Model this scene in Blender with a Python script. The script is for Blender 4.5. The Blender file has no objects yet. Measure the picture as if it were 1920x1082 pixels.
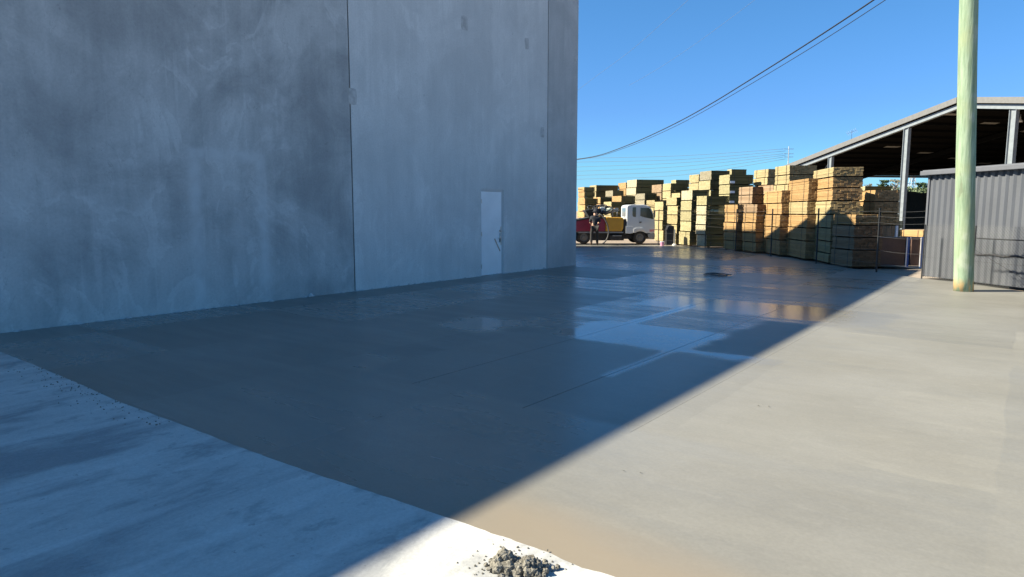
import bpy, bmesh, math, random
from mathutils import Vector, Matrix, noise
random.seed(7)
S = bpy.context.scene
COL = S.collection
R = math.radians

# ------------------------------------------------------------------ camera
PW, PH, F, PITCH, CH = 1920.0, 1082.0, 1253.5, R(6.62), 1.70
cam = bpy.data.cameras.new('camera'); cam.sensor_width = 36; cam.lens = 36*F/PW
cam.clip_start = 0.05; cam.clip_end = 6000
camo = bpy.data.objects.new('camera', cam); COL.objects.link(camo)
camo.location = (0, 0, CH); camo.rotation_euler = (math.pi/2-PITCH, 0, 0)
S.camera = camo

# ------------------------------------------------------------------ light
SUN_EL = R(38.6); SUN_AZ = (-1.0, -0.005)           # direction towards the sun (x, y)
w = bpy.data.worlds.new('World'); S.world = w; w.use_nodes = True
nt = w.node_tree; bg = nt.nodes['Background']
sky = nt.nodes.new('ShaderNodeTexSky'); sky.sky_type = 'NISHITA'; sky.sun_disc = False
sky.sun_elevation = SUN_EL; sky.sun_rotation = math.atan2(SUN_AZ[0], SUN_AZ[1]) % (2*math.pi)
sky.air_density = 1.0; sky.dust_density = 0.15; sky.ozone_density = 4.0
sc_ = nt.nodes.new('ShaderNodeSeparateColor'); sc_.mode = 'HSV'; cc_ = nt.nodes.new('ShaderNodeCombineColor'); cc_.mode = 'HSV'
def lin(sock, a, b):
    q = nt.nodes.new('ShaderNodeMath'); q.operation = 'MULTIPLY_ADD'; nt.links.new(sock, q.inputs[0]); q.inputs[1].default_value = a; q.inputs[2].default_value = b; return q.outputs[0]
nt.links.new(sky.outputs[0], sc_.inputs[0])
def mm(sock, op, v):
    q = nt.nodes.new('ShaderNodeMath'); q.operation = op; nt.links.new(sock, q.inputs[0]); q.inputs[1].default_value = v; return q.outputs[0]
nt.links.new(mm(mm(lin(sc_.outputs[0], .72, .185), 'MAXIMUM', .568), 'MINIMUM', .608), cc_.inputs[0]); nt.links.new(lin(sc_.outputs[1], .36, .62), cc_.inputs[1]); nt.links.new(lin(sc_.outputs[2], 1.22, 0), cc_.inputs[2])
nt.links.new(cc_.outputs[0], bg.inputs[0])
bg.inputs[1].default_value = 0.0505
sl = bpy.data.lights.new('sun', 'SUN'); sl.energy = 5.0; sl.angle = R(0.5); sl.color = (1.0, 0.915, 0.72)
so = bpy.data.objects.new('sun', sl); COL.objects.link(so)
d = Vector((SUN_AZ[0]*math.cos(SUN_EL), SUN_AZ[1]*math.cos(SUN_EL), math.sin(SUN_EL)))
so.rotation_euler = d.to_track_quat('Z', 'Y').to_euler(); so.location = d*60
vs = S.view_settings; vs.view_transform = 'Standard'; vs.look = 'None'; vs.exposure = 1.48; vs.gamma = 1.0
vs.use_curve_mapping = False

# ------------------------------------------------------------------ measuring helpers
cp, sp_ = math.cos(PITCH), math.sin(PITCH)
def G(x, y, z=0.0):
    u, v = (x-PW/2)/F, (PH/2-y)/F
    dv = Vector((u, cp+v*sp_, -sp_+v*cp)); t = (z-CH)/dv.z
    return Vector((dv.x*t, dv.y*t, z))
def D(x, y, Y):
    u, v = (x-PW/2)/F, (PH/2-y)/F
    dv = Vector((u, cp+v*sp_, -sp_+v*cp)); t = Y/dv.y
    return Vector((dv.x*t, Y, CH+dv.z*t))
def ZY(Y, y): return D(PW/2, y, Y).z

# ------------------------------------------------------------------ mesh helpers
class MB:
    def __init__(s): s.v = []; s.f = []; s.m = []
    def add(s, vs, fs, m=0):
        o = len(s.v); s.v += [tuple(q) for q in vs]; s.f += [[o+i for i in f] for f in fs]; s.m += [m]*len(fs); return s
    def hexa(s, p, m=0):   # p: 4 bottom, 4 top (counter-clockwise)
        return s.add(p, [(3,2,1,0),(4,5,6,7),(0,1,5,4),(1,2,6,5),(2,3,7,6),(3,0,4,7)], m)
    def box(s, x0, x1, y0, y1, z0, z1, m=0):
        return s.hexa([(x0,y0,z0),(x1,y0,z0),(x1,y1,z0),(x0,y1,z0),(x0,y0,z1),(x1,y0,z1),(x1,y1,z1),(x0,y1,z1)], m)
    def fbox(s, o, ex, ey, x0, x1, y0, y1, z0, z1, m=0):    # box in a horizontal frame
        P = lambda a, b, c: (o[0]+ex[0]*a+ey[0]*b, o[1]+ex[1]*a+ey[1]*b, c)
        return s.hexa([P(x0,y0,z0),P(x1,y0,z0),P(x1,y1,z0),P(x0,y1,z0),P(x0,y0,z1),P(x1,y0,z1),P(x1,y1,z1),P(x0,y1,z1)], m)
    def bar(s, a, b, w, h, up=(0,0,1), m=0):
        a, b = Vector(a), Vector(b); t = (b-a).normalized(); u = Vector(up)
        sd = t.cross(u); sd = sd.normalized() if sd.length > 1e-6 else Vector((1,0,0)); u = sd.cross(t)
        q = [a-sd*w/2-u*h/2, a+sd*w/2-u*h/2, a+sd*w/2+u*h/2, a-sd*w/2+u*h/2]
        return s.hexa(q+[k+(b-a) for k in q], m)
    def tube(s, pts, rad, n=8, cap=True, m=0):
        pts = [Vector(p) for p in pts]; rr = rad if isinstance(rad, (list, tuple)) else [rad]*len(pts)
        o = len(s.v); pu = None
        for i, p in enumerate(pts):
            t = (pts[min(i+1, len(pts)-1)]-pts[max(i-1, 0)]).normalized()
            u = pu if pu is not None else (Vector((0,0,1)) if abs(t.z) < .9 else Vector((1,0,0)))
            u = (u-t*u.dot(t)).normalized(); pu = u; b = t.cross(u)
            for k in range(n):
                a = 2*math.pi*k/n; s.v.append(tuple(p+(u*math.cos(a)+b*math.sin(a))*rr[i]))
        for i in range(len(pts)-1):
            for k in range(n):
                k2 = (k+1) % n; s.f.append([o+i*n+k, o+i*n+k2, o+(i+1)*n+k2, o+(i+1)*n+k]); s.m.append(m)
        if cap:
            s.f.append([o+k for k in range(n)][::-1]); s.m.append(m)
            s.f.append([o+(len(pts)-1)*n+k for k in range(n)]); s.m.append(m)
        return s
    def prism(s, poly, ax0, ax1, f, m=0):   # poly of (a,b); f(a,b,t)->xyz
        n = len(poly)
        return s.add([f(a,b,ax0) for a,b in poly]+[f(a,b,ax1) for a,b in poly],
              [tuple(range(n))[::-1], tuple(range(n,2*n))]+[(i,(i+1)%n,n+(i+1)%n,n+i) for i in range(n)], m)
    def build(s, name, mats, parent=None, smooth=False, bevel=0):
        me = bpy.data.meshes.new(name); me.from_pydata(s.v, [], s.f)
        for m_ in (mats if isinstance(mats, (list, tuple)) else [mats]): me.materials.append(m_)
        if any(s.m): me.polygons.foreach_set('material_index', s.m)
        bm = bmesh.new(); bm.from_mesh(me); bmesh.ops.recalc_face_normals(bm, faces=bm.faces); bm.to_mesh(me); bm.free()
        if smooth: me.polygons.foreach_set('use_smooth', [True]*len(me.polygons))
        o = bpy.data.objects.new(name, me); COL.objects.link(o)
        if parent: o.parent = parent
        if bevel:
            b = o.modifiers.new('b', 'BEVEL'); b.width = bevel; b.segments = 2; b.limit_method = 'ANGLE'
        return o
def tag(o, label=None, cat=None, group=None, kind=None):
    if label: o['label'] = label
    if cat: o['category'] = cat
    if group: o['group'] = group
    if kind: o['kind'] = kind
    return o
def empty(name, label=None, cat=None, group=None, kind=None, loc=(0,0,0)):
    o = bpy.data.objects.new(name, None); COL.objects.link(o); o.location = loc; o.empty_display_size = .2
    return tag(o, label, cat, group, kind)

# ------------------------------------------------------------------ material helpers
class NT:
    def __init__(s, name):
        s.mat = bpy.data.materials.new(name); s.mat.use_nodes = True; s.t = s.mat.node_tree
        s.b = s.t.nodes['Principled BSDF']; s._p = None
    def n(s, typ, ins=None, **kw):
        q = s.t.nodes.new(typ)
        for k, v in kw.items(): setattr(q, k, v)
        for k, v in (ins or {}).items(): s.set(q.inputs[k], v)
        return q
    def set(s, sock, v):
        if isinstance(v, bpy.types.NodeSocket): s.t.links.new(v, sock)
        elif hasattr(v, 'outputs'): s.t.links.new(v.outputs[0], sock)
        else: sock.default_value = v
    def pos(s):
        if s._p is None: s._p = s.n('ShaderNodeNewGeometry').outputs['Position']
        return s._p
    def map(s, v, scale=(1,1,1), rot=(0,0,0), loc=(0,0,0)):
        return s.n('ShaderNodeMapping', {'Vector': v, 'Scale': scale, 'Rotation': rot, 'Location': loc}).outputs[0]
    def noise(s, v, scale, detail=4, rough=.55, dist=0):
        return s.n('ShaderNodeTexNoise', {'Vector': v, 'Scale': scale, 'Detail': detail, 'Roughness': rough, 'Distortion': dist}).outputs['Fac']
    def ramp(s, f, a, b, lo=0., hi=1., smooth=True):
        q = s.n('ShaderNodeMapRange', {'Value': f, 'From Min': a, 'From Max': b, 'To Min': lo, 'To Max': hi})
        q.interpolation_type = 'SMOOTHSTEP' if smooth else 'LINEAR'; return q.outputs[0]
    def mix(s, f, a, b, mode='MIX'):
        q = s.n('ShaderNodeMix', data_type='RGBA', blend_type=mode)
        s.set(q.inputs[0], f); s.set(q.inputs[6], col(a)); s.set(q.inputs[7], col(b)); return q.outputs[2]
    def m(s, op, a, b=0., c=None):
        q = s.n('ShaderNodeMath', operation=op); s.set(q.inputs[0], a); s.set(q.inputs[1], b)
        if c is not None: s.set(q.inputs[2], c)
        return q.outputs[0]
    def xyz(s, v):
        return s.n('ShaderNodeSeparateXYZ', {0: v}).outputs
    def val(s, c, f):      # colour times a scalar
        q = s.n('ShaderNodeCombineXYZ', {0: f, 1: f, 2: f}); return s.mix(1.0, c, q.outputs[0], 'MULTIPLY')
    def bump(s, h, strength=.3, dist=.01):
        q = s.n('ShaderNodeBump', {'Height': h, 'Strength': strength, 'Distance': dist}); s.t.links.new(q.outputs[0], s.b.inputs['Normal'])
    def out(s, color, rough=.7, metal=0., spec=.5):
        s.set(s.b.inputs['Base Color'], col(color)); s.set(s.b.inputs['Roughness'], rough)
        s.set(s.b.inputs['Metallic'], metal); s.set(s.b.inputs['Specular IOR Level'], spec); return s.mat
def col(c):
    return (c[0], c[1], c[2], 1.0) if isinstance(c, (tuple, list)) and len(c) == 3 else c
def plain(name, c, rough=.6, metal=0., var=.18, scale=6., spec=.5):
    t = NT(name); f = t.noise(t.pos(), scale, 5)
    return t.out(t.val(c, t.ramp(f, .25, .75, 1-var, 1+var)), rough, metal, spec)

# ------------------------------------------------------------------ site frame: the concrete wall
C0 = G(1080, 497); PL = G(0, 625)
E = (PL-C0).normalized()                       # along the wall towards the camera's left
NRM = Vector((-E.y, E.x, 0))                   # outwards, to the yard
if NRM.x < 0: NRM = -NRM
AZ = math.atan2(-E.x, -E.y)
WH = 8.87; WL = 8.52  # unseen wall tops, stepped to shape the cast shade
def wt(px, py): return (G(px, py)-C0).dot(E)
A_EDGE = -((G(300, 785)-C0).dot(E))            # along-wall position of the slab's front edge (from the corner)

def nb(px, py): return G(px, py).dot(NRM)
_q = lambda p: p.x*math.cos(AZ)-p.y*math.sin(AZ)
CUT0 = (_q(G(805,720))+_q(G(1050,635)))/2; CUT1 = (_q(G(1015,758))+_q(G(1240,660)))/2
# ---- concrete materials
def slab_mat():
    t = NT('wet_concrete')
    q = t.map(t.pos(), rot=(0,0,AZ)); x, y, z = t.xyz(q)[:3]        # x across the bays, y along the wall
    cell = t.n('ShaderNodeTexWhiteNoise', noise_dimensions='2D')
    jit = t.noise(q, .9, 2)
    bx = t.m('FLOOR', t.m('DIVIDE', t.m('ADD', x, t.m('MULTIPLY', jit, .12)), 2.05))
    off = t.n('ShaderNodeTexWhiteNoise', {'W': bx}, noise_dimensions='1D').outputs['Value']
    by = t.m('FLOOR', t.m('ADD', t.m('DIVIDE', t.m('ADD', y, t.m('MULTIPLY', jit, .25)), 2.7), off))
    t.set(cell.inputs['Vector'], t.n('ShaderNodeCombineXYZ', {0: bx, 1: by}).outputs[0])
    cv = cell.outputs['Value']
    stroke = t.noise(t.map(q, scale=(.5, 2.3, 1), rot=(0,0,.08)), 1.2, 6, .6, .9)     # float strokes across the bays
    stroke2 = t.noise(t.map(q, scale=(.25, 2.2, 1), loc=(9,3,0)), 1.3, 3, .5)
    fine = t.noise(q, 42, 4, .65)
    blot = t.noise(q, .55, 3, .5)
    c = t.mix(t.ramp(blot, .3, .7), (.178,.171,.151), (.204,.198,.180))
    c = t.val(c, t.ramp(cv, 0, 1, .965, 1.03, False))
    c = t.val(c, t.ramp(stroke, .3, .7, .975, 1.025))
    c = t.val(c, t.ramp(fine, .3, .7, .95, 1.05))
    mot = t.noise(t.map(q, scale=(1,1.6,1)), 7.0, 7, .7, .4); c = t.val(c, t.ramp(mot, .3, .7, .968, 1.028))
    arcs = t.n('ShaderNodeTexWave', {'Vector': t.map(q, loc=(3.1,-1.7,0)), 'Scale': 1.9, 'Distortion': 9.0, 'Detail': 4.0, 'Detail Scale': .7}, wave_type='RINGS').outputs['Fac']
    c = t.mix(t.m('MULTIPLY', t.ramp(arcs, .82, .98), t.ramp(mot, .5, .62, 0, .14)), c, (.245,.236,.212))
    grit = t.noise(q, 95, 2, .5); c = t.mix(t.ramp(grit, .70, .78, 0, .5), c, (.10,.098,.09))
    # cement-rich brown margin along the cold joint, colour faded where the slab is shaded
    e = t.m('SUBTRACT', y, (C0.x*math.sin(AZ)+C0.y*math.cos(AZ))+A_EDGE)
    ew = t.m('ADD', t.m('MULTIPLY', t.noise(t.map(q, scale=(.35,.6,1)), 1.2, 3), .9), t.m('MULTIPLY', x, .045))
    tan = t.ramp(t.m('SUBTRACT', e, ew), .0, .45, 1, 0)
    bt = _q(G(835,966)); c = t.mix(t.m('MULTIPLY', t.m('MULTIPLY', tan, t.ramp(x, bt-.25, bt+.35, .12, 1)), .8), c, (.225,.186,.136))
    # smears of lighter laitance
    lz = t.noise(t.map(q, scale=(1.2,7,1), loc=(2,5,1)), 5, 5, .7)
    c = t.mix(t.ramp(lz, .64, .76, 0, .28), c, (.265,.252,.226))
    wet = t.m('ADD', t.m('MULTIPLY', t.ramp(cv, .35, .8), .17), t.m('MULTIPLY', t.ramp(stroke, .3, .72), .10))
    rg = t.m('ADD', wet, t.m('ADD', .19, t.m('MULTIPLY', t.ramp(stroke2, .35, .65), .07)))
    def ab(px, py): p = G(px, py); return p.x*math.sin(AZ)+p.y*math.cos(AZ), p.x*math.cos(AZ)-p.y*math.sin(AZ)
    wob_ = t.m('MULTIPLY', t.m('SUBTRACT', t.noise(t.map(q, scale=(.7,1.6,1)), 1.5, 6, .62), .5), .55)
    def rect(a0, a1, b0, b1, soft=.11, wb=1.0):
        f_ = 1.0
        for co, lo, hi in ((y, a0, a1), (x, b0, b1)):
            cw = t.m('ADD', co, t.m('MULTIPLY', wob_, wb))
            f_ = t.m('MULTIPLY', f_, t.m('MULTIPLY', t.ramp(cw, lo-soft, lo+soft), t.ramp(cw, hi-soft, hi+soft, 1, 0)))
        return f_
    def setr(rg_, mask, v_): 
        return t.m('ADD', t.m('MULTIPLY', rg_, t.m('SUBTRACT', 1.0, mask)), t.m('MULTIPLY', mask, v_))
    a1, a2 = ab(1230,655)[0], ab(1215,610)[0]; b0, b1 = ab(1000,633)[1], ab(1400,672)[1]
    rg = setr(rg, rect(ab(1500,600)[0], ab(1330,560)[0], b0-.5, b1+.9), .16)
    rg = setr(rg, rect(a1, a2, b0, b1), t.m('ADD', .03, t.m('MULTIPLY', stroke, .17)))
    rg = setr(rg, rect(ab(1340,672)[0]+.3, ab(1420,600)[0], ab(1340,640)[1], ab(1560,640)[1]), .46)
    rg = setr(rg, rect(ab(1000,760)[0], a1-.03, b0-.4, b1+1.6), .40)
    rg = setr(rg, rect(ab(870,618)[0], ab(880,590)[0], ab(860,600)[1], ab(960,612)[1], .25), .10)
    seam = rect(ab(1060,632)[0], ab(1235,565)[0], CUT0-.09, CUT0+.10, .06, .22)
    rg = setr(rg, seam, .09); c = t.mix(t.m('MULTIPLY', seam, .25), c, (.28,.28,.27))
    seam2 = rect(ab(1130,705)[0], ab(1300,632)[0], CUT1-.06, CUT1+.07, .05, .2)
    rg = setr(rg, t.m('MULTIPLY', seam2, .7), .12); c = t.mix(t.m('MULTIPLY', seam2, .18), c, (.28,.28,.27))
    dry = t.ramp(t.m('ADD', x, t.m('MULTIPLY', wob_, 1.5)), _q(G(1500,605))-.3, _q(G(1690,517))+1.2)      # the sunny side has dried further
    rg = t.m('ADD', rg, t.m('MULTIPLY', dry, .22))
    h = t.m('ADD', t.m('MULTIPLY', stroke, .7), t.m('ADD', t.m('MULTIPLY', fine, .10), t.m('MULTIPLY', stroke2, .5)))
    t.bump(h, .035, .012)
    return t.out(c, rg, 0, .42)
def old_mat():
    t = NT('dry_concrete'); q = t.map(t.pos(), rot=(0,0,AZ))
    a = t.noise(t.map(q, scale=(1.5,.42,1), rot=(0,0,.12)), 1.0, 6, .62, .5); f = t.noise(q, 55, 5, .7)
    st = t.noise(t.map(q, scale=(3.0,.3,1), rot=(0,0,-.1)), 1.3, 5, .6, .3)
    c = t.mix(t.ramp(a, .36, .55), (.27,.277,.283), (.485,.48,.465))
    c = t.mix(t.ramp(st, .5, .68, 0, .6), c, (.58,.575,.56))
    c = t.val(c, t.ramp(f, .25, .75, .88, 1.08))
    x, y, z = t.xyz(q)[:3]; e = t.m('SUBTRACT', (C0.x*math.sin(AZ)+C0.y*math.cos(AZ))+A_EDGE, y)
    stain = t.noise(t.map(q, scale=(1.3,1.0,1), loc=(4,2,0)), 3.4, 7, .66, .25)
    c = t.mix(t.m('MULTIPLY', t.ramp(e, .05, 1.5, .5, .15), t.ramp(stain, .52, .66)), c, (.20,.205,.21))
    scuff = t.noise(t.map(q, scale=(2.6,1,1), rot=(0,0,.6), loc=(1,6,0)), 5.5, 6, .7, .5)
    c = t.mix(t.m('MULTIPLY', t.ramp(scuff, .58, .68), t.ramp(e, .1, 1.2, .35, .05)), c, (.58,.575,.56))
    pit = t.noise(q, 19, 3, .6); c = t.mix(t.ramp(pit, .66, .72, 0, .5), c, (.2,.2,.2))
    t.bump(t.m('ADD', f, t.m('MULTIPLY', pit, -.6)), .35, .006)
    return t.out(c, t.ramp(a, .3, .7, .6, .85), 0, .35)
def wall_mat(name, dark, light, seed, blotch):
    t = NT(name); q = t.map(t.pos(), rot=(0,0,AZ), loc=(seed*3.1, seed*7.7, 0))
    x, y, z = t.xyz(q)[:3]
    v = t.n('ShaderNodeCombineXYZ', {0: y, 1: z, 2: 0}).outputs[0]    # along, up
    big = t.noise(v, .42, 8, .64, .9); mid = t.noise(t.map(v, scale=(1,.6,1)), 1.15, 7, .66, .4)
    streak = t.noise(t.map(v, scale=(2.6,.16,1)), 1.6, 5, .6); fine = t.noise(v, 26, 5, .65)
    f = t.m('ADD', t.m('MULTIPLY', big, blotch), t.m('ADD', t.m('MULTIPLY', mid, .45*blotch+.15), t.m('MULTIPLY', streak, .22)))
    mean = .5*(blotch+.45*blotch+.15+.22); sp = .14*(blotch+.5)
    c = t.mix(t.ramp(f, mean-sp, mean+sp), dark, light)
    # pale lime bleed with sharp lower edges
    vor = t.noise(t.map(v, scale=(.9,.5,1), loc=(3+seed,1,0), rot=(0,0,.45)), .95, 5, .55, 1.3)
    ridge = t.m('ABSOLUTE', t.m('SUBTRACT', vor, .5))
    c = t.mix(t.m('MULTIPLY', t.m('MULTIPLY', t.ramp(vor, .5, .515), t.ramp(vor, .515, .60, 1, 0)), t.m('MULTIPLY', t.ramp(big, .48, .58), .5*blotch)), c, [k*1.25 for k in light])
    run = t.noise(t.map(v, scale=(5.0,.22,1), loc=(seed*2,0,0)), 1.5, 4, .6); c = t.mix(t.m('MULTIPLY', t.ramp(run, .56, .68), t.m('MULTIPLY', t.ramp(big, .42, .56), .30)), c, [k*1.18 for k in light])
    pin = t.n('ShaderNodeTexVoronoi', {'Vector': v, 'Scale': 7.0, 'Randomness': 1.0}).outputs['Distance']
    c = t.mix(t.m('MULTIPLY', t.ramp(pin, .025, .06, 1, 0), .45), c, [k*.5 for k in dark])
    crk = t.noise(t.map(v, scale=(1.0,.35,1), loc=(1+seed,4,0)), 1.9, 6, .6, 1.2)
    c = t.mix(t.m('MULTIPLY', t.ramp(t.m('ABSOLUTE', t.m('SUBTRACT', crk, .5)), .0, .006, 1, 0), t.ramp(mid, .5, .6, 0, .35)), c, [k*.6 for k in dark])
    spots = t.noise(t.map(v, loc=(8,seed,0)), 6.5, 3, .6)
    c = t.mix(t.ramp(spots, .68, .75, 0, .35), c, [k*.6 for k in dark])
    c = t.val(c, t.ramp(fine, .25, .75, .93, 1.06))
    t.bump(t.m('ADD', t.m('MULTIPLY', fine, .4), mid), .18, .01)
    return t, c, v
M = {}
M['slab'] = slab_mat(); M['old'] = old_mat()
t, c, v = wall_mat('grey_panel_concrete', (.305,.31,.31), (.51,.51,.50), 1, .72)
# ghost of an outline painted on the wall and rubbed off
ax, az_ = t.xyz(t.map(t.pos(), rot=(0,0,AZ)))[1:3]
base_a = C0.x*math.sin(AZ)+C0.y*math.cos(AZ)
ga = base_a-(wt(372, 580)+wt(500, 565))/2
dx = t.m('ABSOLUTE', t.m('SUBTRACT', ax, ga)); dz = t.m('ABSOLUTE', t.m('SUBTRACT', az_, 1.25))
dd = t.m('MAXIMUM', t.m('SUBTRACT', dx, .62), t.m('SUBTRACT', dz, 1.42))
band = t.ramp(t.m('ABSOLUTE', dd), .02, .17, 1, 0)
wob = t.noise(v, 3.0, 4)
c = t.mix(t.m('MULTIPLY', band, t.ramp(wob, .3, .7, .25, .75)), c, (.58,.59,.59))
M['wall1'] = t.out(c, .75, 0, .35)
t, c, v = wall_mat('pale_panel_concrete', (.51,.515,.51), (.63,.63,.62), 4, .42)
M['wall2'] = t.out(c, .75, 0, .35)
t, c, v = wall_mat('end_panel_concrete', (.37,.375,.375), (.48,.48,.475), 9, .42)
M['wall3'] = t.out(c, .75, 0, .35)
M['seal'] = plain('joint_sealant', (.10,.10,.095), .8)
M['patch'] = plain('repair_mortar', (.44,.44,.435), .85, scale=9)
M['doorw'] = plain('white_door_paint', (.80,.81,.82), .42, var=.05, scale=2)
M['steel'] = plain('galvanised_steel', (.205,.23,.25), .5, .1, .12, 4)
M['darksteel'] = plain('dark_painted_steel', (.03,.032,.035), .55, .3)
M['chrome'] = plain('brushed_metal', (.55,.53,.50), .35, .9)

def dirt_mat():
    t = NT('yard_dirt'); q = t.pos(); a = t.noise(q, .25, 6); f = t.noise(q, 9, 5, .7)
    c = t.mix(t.ramp(a, .35, .65), (.24,.19,.15), (.33,.275,.225)); c = t.val(c, t.ramp(f, .25, .75, .75, 1.2))
    t.bump(f, .6, .03); return t.out(c, .95, 0, .2)
M['dirt'] = dirt_mat()

# ------------------------------------------------------------------ ground
g = MB(); g.add([(-3000,-3000,-.05),(3000,-3000,-.05),(3000,3000,-.05),(-3000,3000,-.05)], [(0,1,2,3)])
tag(g.build('ground', M['dirt']), kind='structure')
# fresh slab: outline
edge_px = [(0,661),(61,684.5),(155,724),(220,754),(281,776.5),(337.5,797.5),(398,820.5),(455,843),(506,861.5),(562,881),(609,897.5),(670,917),(731,937),(797,959.5),(853,979),(880,988),(909,999),(921,1004),(944,1009),(957,1013.5),(967.5,1019),(988,1026),(1002.5,1030),(1031.7,1041),(1055,1052),(1091,1067.5),(1125,1076),(1142,1081)]
ed = [G(*p) for p in edge_px]
dirE = (ed[-1]-ed[0]).normalized()
ed = [ed[0]-dirE*4.0]+ed+[ed[-1]+dirE*k for k in (1.0, 2.2, 4.0, 9.0)]
edge = []
for i in range(len(ed)-1):
    L = (ed[i+1]-ed[i]).length; n = max(1, int(L/.03)) if L < 2.0 and 0 < i < len(ed)-5 else 20
    for k in range(n):
        p = ed[i].lerp(ed[i+1], k/n)
        s_ = noise.noise(Vector((p.x*2.2, p.y*2.2, 0)))*.005+noise.noise(Vector((p.x*9, p.y*9, 4)))*.006
        edge.append(p+Vector((-dirE.y, dirE.x, 0))*s_)
edge.append(ed[-1])
far_px = [(1790,528),(1725,521.5),(1690,517),(1600,504),(1500,489.5),(1440,480),(1400,474),(1355,466.8),(1292,461.5),(1240,460),(1150,459.2),(1080,459)]
far = [G(*p) for p in far_px]
out_ = [Vector((14.6,-3.5,0)), Vector((11.7,9.0,0)), G(1920,546.5), G(1839,534.5)]+far+[Vector((-4.5, far[-1].y+.2, 0)), Vector((-4.5, 30, 0)), C0-NRM*.4-E*.0, C0-NRM*.4+E*22]
poly = edge+out_
def flat(poly, z, th=.0):
    bm = bmesh.new(); vs = [bm.verts.new((p.x, p.y, z)) for p in poly]; bm.faces.new(vs)
    bmesh.ops.triangulate(bm, faces=bm.faces); 
    return bm
slab = empty('concrete_slab', kind='structure')
def nb(px, py): return G(px, py).dot(NRM)
cuts = sorted([ (nb(805,720)+nb(1050,635))/2, (nb(1015,758)+nb(1240,660))/2, (nb(1265,765)+nb(1410,685))/2 ])
CUTS = cuts
lim = [-60]+cuts+[60]
A0 = -E.dot(G(1000,770)); FWD = -E
def bay(planes):
    bm = flat(poly, 0.0)
    for co, no in planes:
        bmesh.ops.bisect_plane(bm, geom=bm.verts[:]+bm.edges[:]+bm.faces[:], plane_co=co, plane_no=no, clear_inner=True)
    r = bmesh.ops.extrude_face_region(bm, geom=bm.faces[:])
    bmesh.ops.translate(bm, verts=[v for v in r['geom'] if isinstance(v, bmesh.types.BMVert)], vec=(0,0,-.04))
    bmesh.ops.recalc_face_normals(bm, faces=bm.faces)
    me = bpy.data.meshes.new('slab_bay'); bm.to_mesh(me); bm.free(); me.materials.append(M['slab'])
    o = bpy.data.objects.new('slab_bay', me); COL.objects.link(o); o.parent = slab
bay([(FWD*A0, -FWD)])
JW = (0, .0042, .0040, .0014, 0)
for i in range(len(lim)-1):
    bay([(FWD*A0, FWD), (NRM*(lim[i]+JW[i]), NRM), (NRM*(lim[i+1]-JW[i+1]), -NRM)])
bm = flat(poly, -.007); me = bpy.data.meshes.new('slab_base'); bm.to_mesh(me); bm.free(); me.materials.append(M['slab'])
o = bpy.data.objects.new('slab_base', me); COL.objects.link(o); o.parent = slab
# existing pavement on the camera's side of the cold joint
bm = flat(edge[::-1]+[ed[0]+Vector((-9,-12,0)), Vector((-8,-14,0)), Vector((16,-14,0))][:3], .010)
r = bmesh.ops.extrude_face_region(bm, geom=bm.faces[:])
bmesh.ops.translate(bm, verts=[v for v in r['geom'] if isinstance(v, bmesh.types.BMVert)], vec=(0,0,-.055))
bmesh.ops.recalc_face_normals(bm, faces=bm.faces)
me = bpy.data.meshes.new('pavement'); bm.to_mesh(me); bm.free(); me.materials.append(M['old'])
o = bpy.data.objects.new('pavement', me); COL.objects.link(o); tag(o, kind='structure')

# ------------------------------------------------------------------ tilt-up building
bld = empty('concrete_building', 'tall grey concrete panel building with one white door in its shaded side', 'building', loc=(C0.x, C0.y, 0))
ORG = Vector((C0.x, C0.y, 0))
def wbox(mb, t0, t1, z0, z1, d0=0., d1=.18, m=0):   # t along the wall from the far corner, d inwards
    mb.fbox((0,0), E, -NRM, t0, t1, d0, d1, z0, z1, m)
J1, J2 = wt(657, 545), wt(1018, 503)
DT0, DT1 = wt(944, 513.5), wt(899.5, 517.5)      # door jambs
dY = (C0+E*DT1).y
DZ = ZY(dY, 358.5)
gap = .016
def wall_panel(t0, t1, mat, opening=None, WH=WH):
    mb = MB(); tp = lambda t_: WH+.0085*max(0, t_-3.0)  # unseen top edge sloped to fit the shadow on the slab
    def piece(u0, u1, z0):
        P = lambda t_, d_, z: tuple(E*t_-NRM*d_+Vector((0,0,z)))
        mb.hexa([P(u0,0,z0),P(u1,0,z0),P(u1,.18,z0),P(u0,.18,z0),P(u0,0,tp(u0)),P(u1,0,tp(u1)),P(u1,.18,tp(u1)),P(u0,.18,tp(u0))])
    if opening:
        a, b, z = opening
        piece(t0+gap, a, -.04); piece(b, t1-gap, -.04); piece(a, b, z)
    else: piece(t0+gap, t1-gap, -.04)
    return mb.build('wall_panel', mat, bld)
fr = .045
wall_panel(0, J2, M['wall3'], None, WL)
wall_panel(J2, J1, M['wall2'], (DT0-fr, DT1+fr, DZ+fr))
wall_panel(J1, J1+7.3, M['wall1']); wall_panel(J1+7.3, J1+14.6, M['wall2']); wall_panel(J1+14.6, J1+22, M['wall1'])
for tj in (J2, J1, J1+7.3, J1+14.6):
    mb = MB(); wbox(mb, tj-gap, tj+gap, -.04, (WL if tj == J2 else WH)-.01, .018, .16); mb.build('joint_sealant', M['seal'], bld)
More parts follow.
